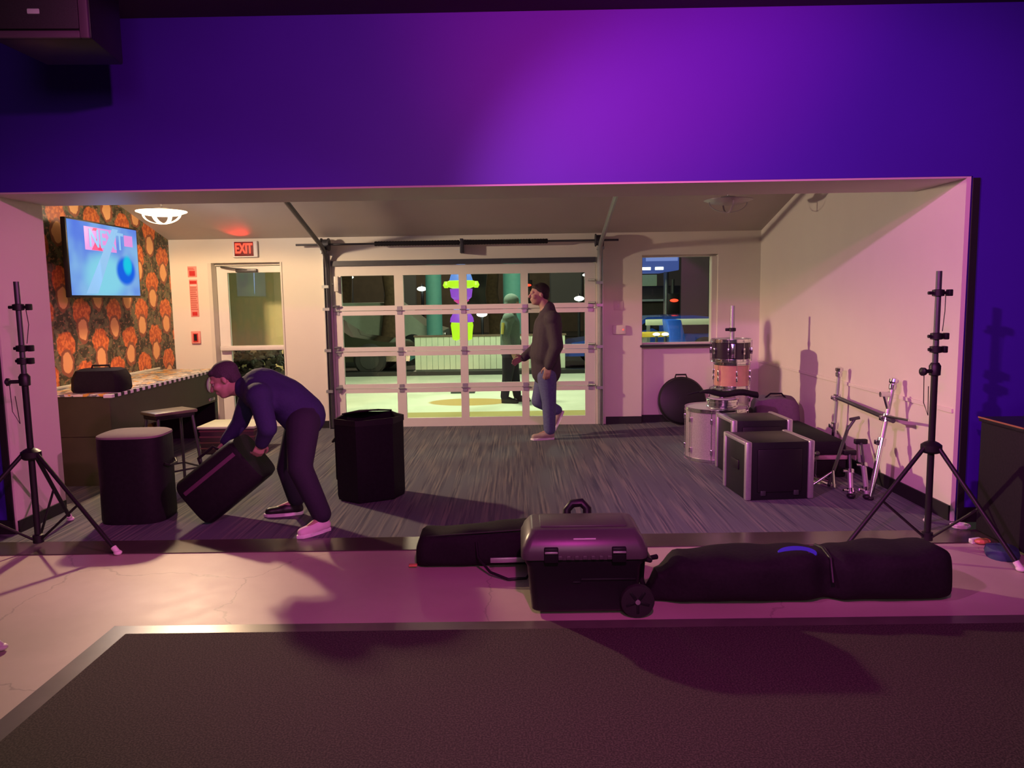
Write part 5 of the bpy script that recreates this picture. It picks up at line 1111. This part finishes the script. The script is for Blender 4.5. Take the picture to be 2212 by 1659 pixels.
head_details(head, hf, hu, p2, 'hair_black')
organic('jacket', [(neck + Vector((0.02, 0, 0.01)), chest, 0.080, 0.155), (chest, belly, 0.160, 0.165), (belly, pel + Vector((0, 0, -0.01)), 0.165, 0.168), (chest + Vector((0, -0.06, 0)), belly + Vector((0, -0.06, 0)), 0.14, 0.15), (chest + Vector((0, 0.06, 0)), belly + Vector((0, 0.06, 0)), 0.14, 0.15),
    (shN, shF, 0.095, 0.095), (shN, elN, 0.082, 0.072), (elN, wrN, 0.070, 0.052), (shF, elF, 0.082, 0.070), (elF, wrF, 0.066, 0.050)], 'charcoal', p2, 0.012, 5)
organic('jeans', [(pel, hipN, 0.14, 0.11), (pel, hipF, 0.14, 0.11), (hipN, knN, 0.112, 0.080), (knN, anN + Vector((0, 0, 0.01)), 0.080, 0.066), (hipF, knF, 0.112, 0.080), (knF, anF, 0.080, 0.064)], 'denim', p2, 0.012, 5)
shoe('shoe', anN, heelN, toeN, (0, 0, 1), 'tan_shoe', 'white_sole', p2)
shoe('shoe', anF, heelF, toeF, tuple(fu), 'tan_shoe', 'white_sole', p2)

# ---- hooded person outside, seen through the glass
Yo = 11.55
head = at(1108, 655, Yo); hf, hu = Vector((0.9, -0.35, -0.1)), Vector((0.05, 0, 1))
neck = at(1104, 676, Yo); chest = at(1102, 700, Yo); belly = at(1102, 738, Yo); pel = at(1102, 758, Yo)
shN, shF = at(1098, 688, Yo - 0.18), at(1104, 688, Yo + 0.18)
elN, wrN = at(1092, 728, Yo - 0.24), at(1106, 758, Yo - 0.20)
elF, wrF = at(1112, 726, Yo + 0.22), at(1126, 750, Yo + 0.16)
hipN, knN, anN = at(1100, 770, Yo - 0.09), at(1096, 815, Yo - 0.09), at(1090, 856, Yo - 0.09)
hipF, knF, anF = at(1104, 770, Yo + 0.09), at(1112, 815, Yo + 0.09), at(1117, 856, Yo + 0.09)
anN.z = 0.10; anF.z = 0.10
prims = head_prims(head, hf, hu, 0.95) + [(head + Vector((-0.03, 0, -0.05)), neck, 0.055, 0.06), (neck, chest, 0.07, 0.12), (chest, belly, 0.12, 0.12), (belly, pel, 0.12, 0.125),
    (shN, shF, 0.06, 0.06), (shN, elN, 0.048, 0.04), (elN, wrN, 0.038, 0.026), (shF, elF, 0.048, 0.04), (elF, wrF, 0.038, 0.026),
    (hipN, knN, 0.085, 0.056), (knN, anN, 0.053, 0.038), (hipF, knF, 0.085, 0.056), (knF, anF, 0.053, 0.038), (anN, anN + Vector((0.11, -0.03, -0.05)), 0.028, 0.015), (anF, anF + Vector((0.11, -0.03, -0.05)), 0.028, 0.015)]
prims += hand_prims(wrN, (0.4, -0.1, -0.9), (0, 1, 0), 1, 0.5, k=0.95) + hand_prims(wrF, (0.4, 0.1, -0.9), (0, -1, 0), -1, 0.5, k=0.95)
p3 = tag(organic('person', prims, 'skin', None, 0.0085, 3), 'person in grey hooded top walking outside behind the glass', 'person')
head_details(head, hf, hu, p3, 'hair_black', 0.95, hood='grey_hoodie')
jk = organic('hooded_top', [(neck, chest, 0.08, 0.145), (chest, belly, 0.15, 0.15), (belly, pel, 0.15, 0.15), (shN, shF, 0.09, 0.09), (shN, elN, 0.075, 0.066), (elN, wrN, 0.062, 0.048), (shF, elF, 0.075, 0.066), (elF, wrF, 0.062, 0.048)], 'grey_hoodie', p3, 0.014, 5)
MB().cyl(at(1087, 697, Yo - 0.27), at(1085, 722, Yo - 0.28), 0.022, n=8).build('yellow_sleeve_print', mat('yellow_print', (0.65, 0.60, 0.15), 0.6), p3)
organic('trousers', [(pel, hipN, 0.14, 0.11), (pel, hipF, 0.14, 0.11), (hipN, knN, 0.11, 0.08), (knN, anN, 0.078, 0.064), (hipF, knF, 0.11, 0.08), (knF, anF, 0.078, 0.064)], 'dark_trousers', p3, 0.014, 5)
for an in (anN, anF): shoe('shoe', an, an + Vector((-0.05, 0.01, -0.096)), an + Vector((0.21, -0.06, -0.096)), (0, 0, 1), 'black_shoe', 'black_shoe', p3)

GROUPS = {'speaker_stand': 'black tripod speaker stands', 'rack_case': 'black rack cases with silver rails', 'street_lamp': 'street lamps outside', 'tree': 'trees across the street',
          'column': 'teal reflection bands modelled outside', 'traffic_light': 'traffic lights outside', 'folded_stand': 'short folded chrome stands', 'ceiling_lamp': 'ceiling lamps of the alcove'}
for o in list(C.objects):
    k = o.name.split('.')[0]
    if o.parent is None and k in GROUPS: o['group'] = GROUPS[k]
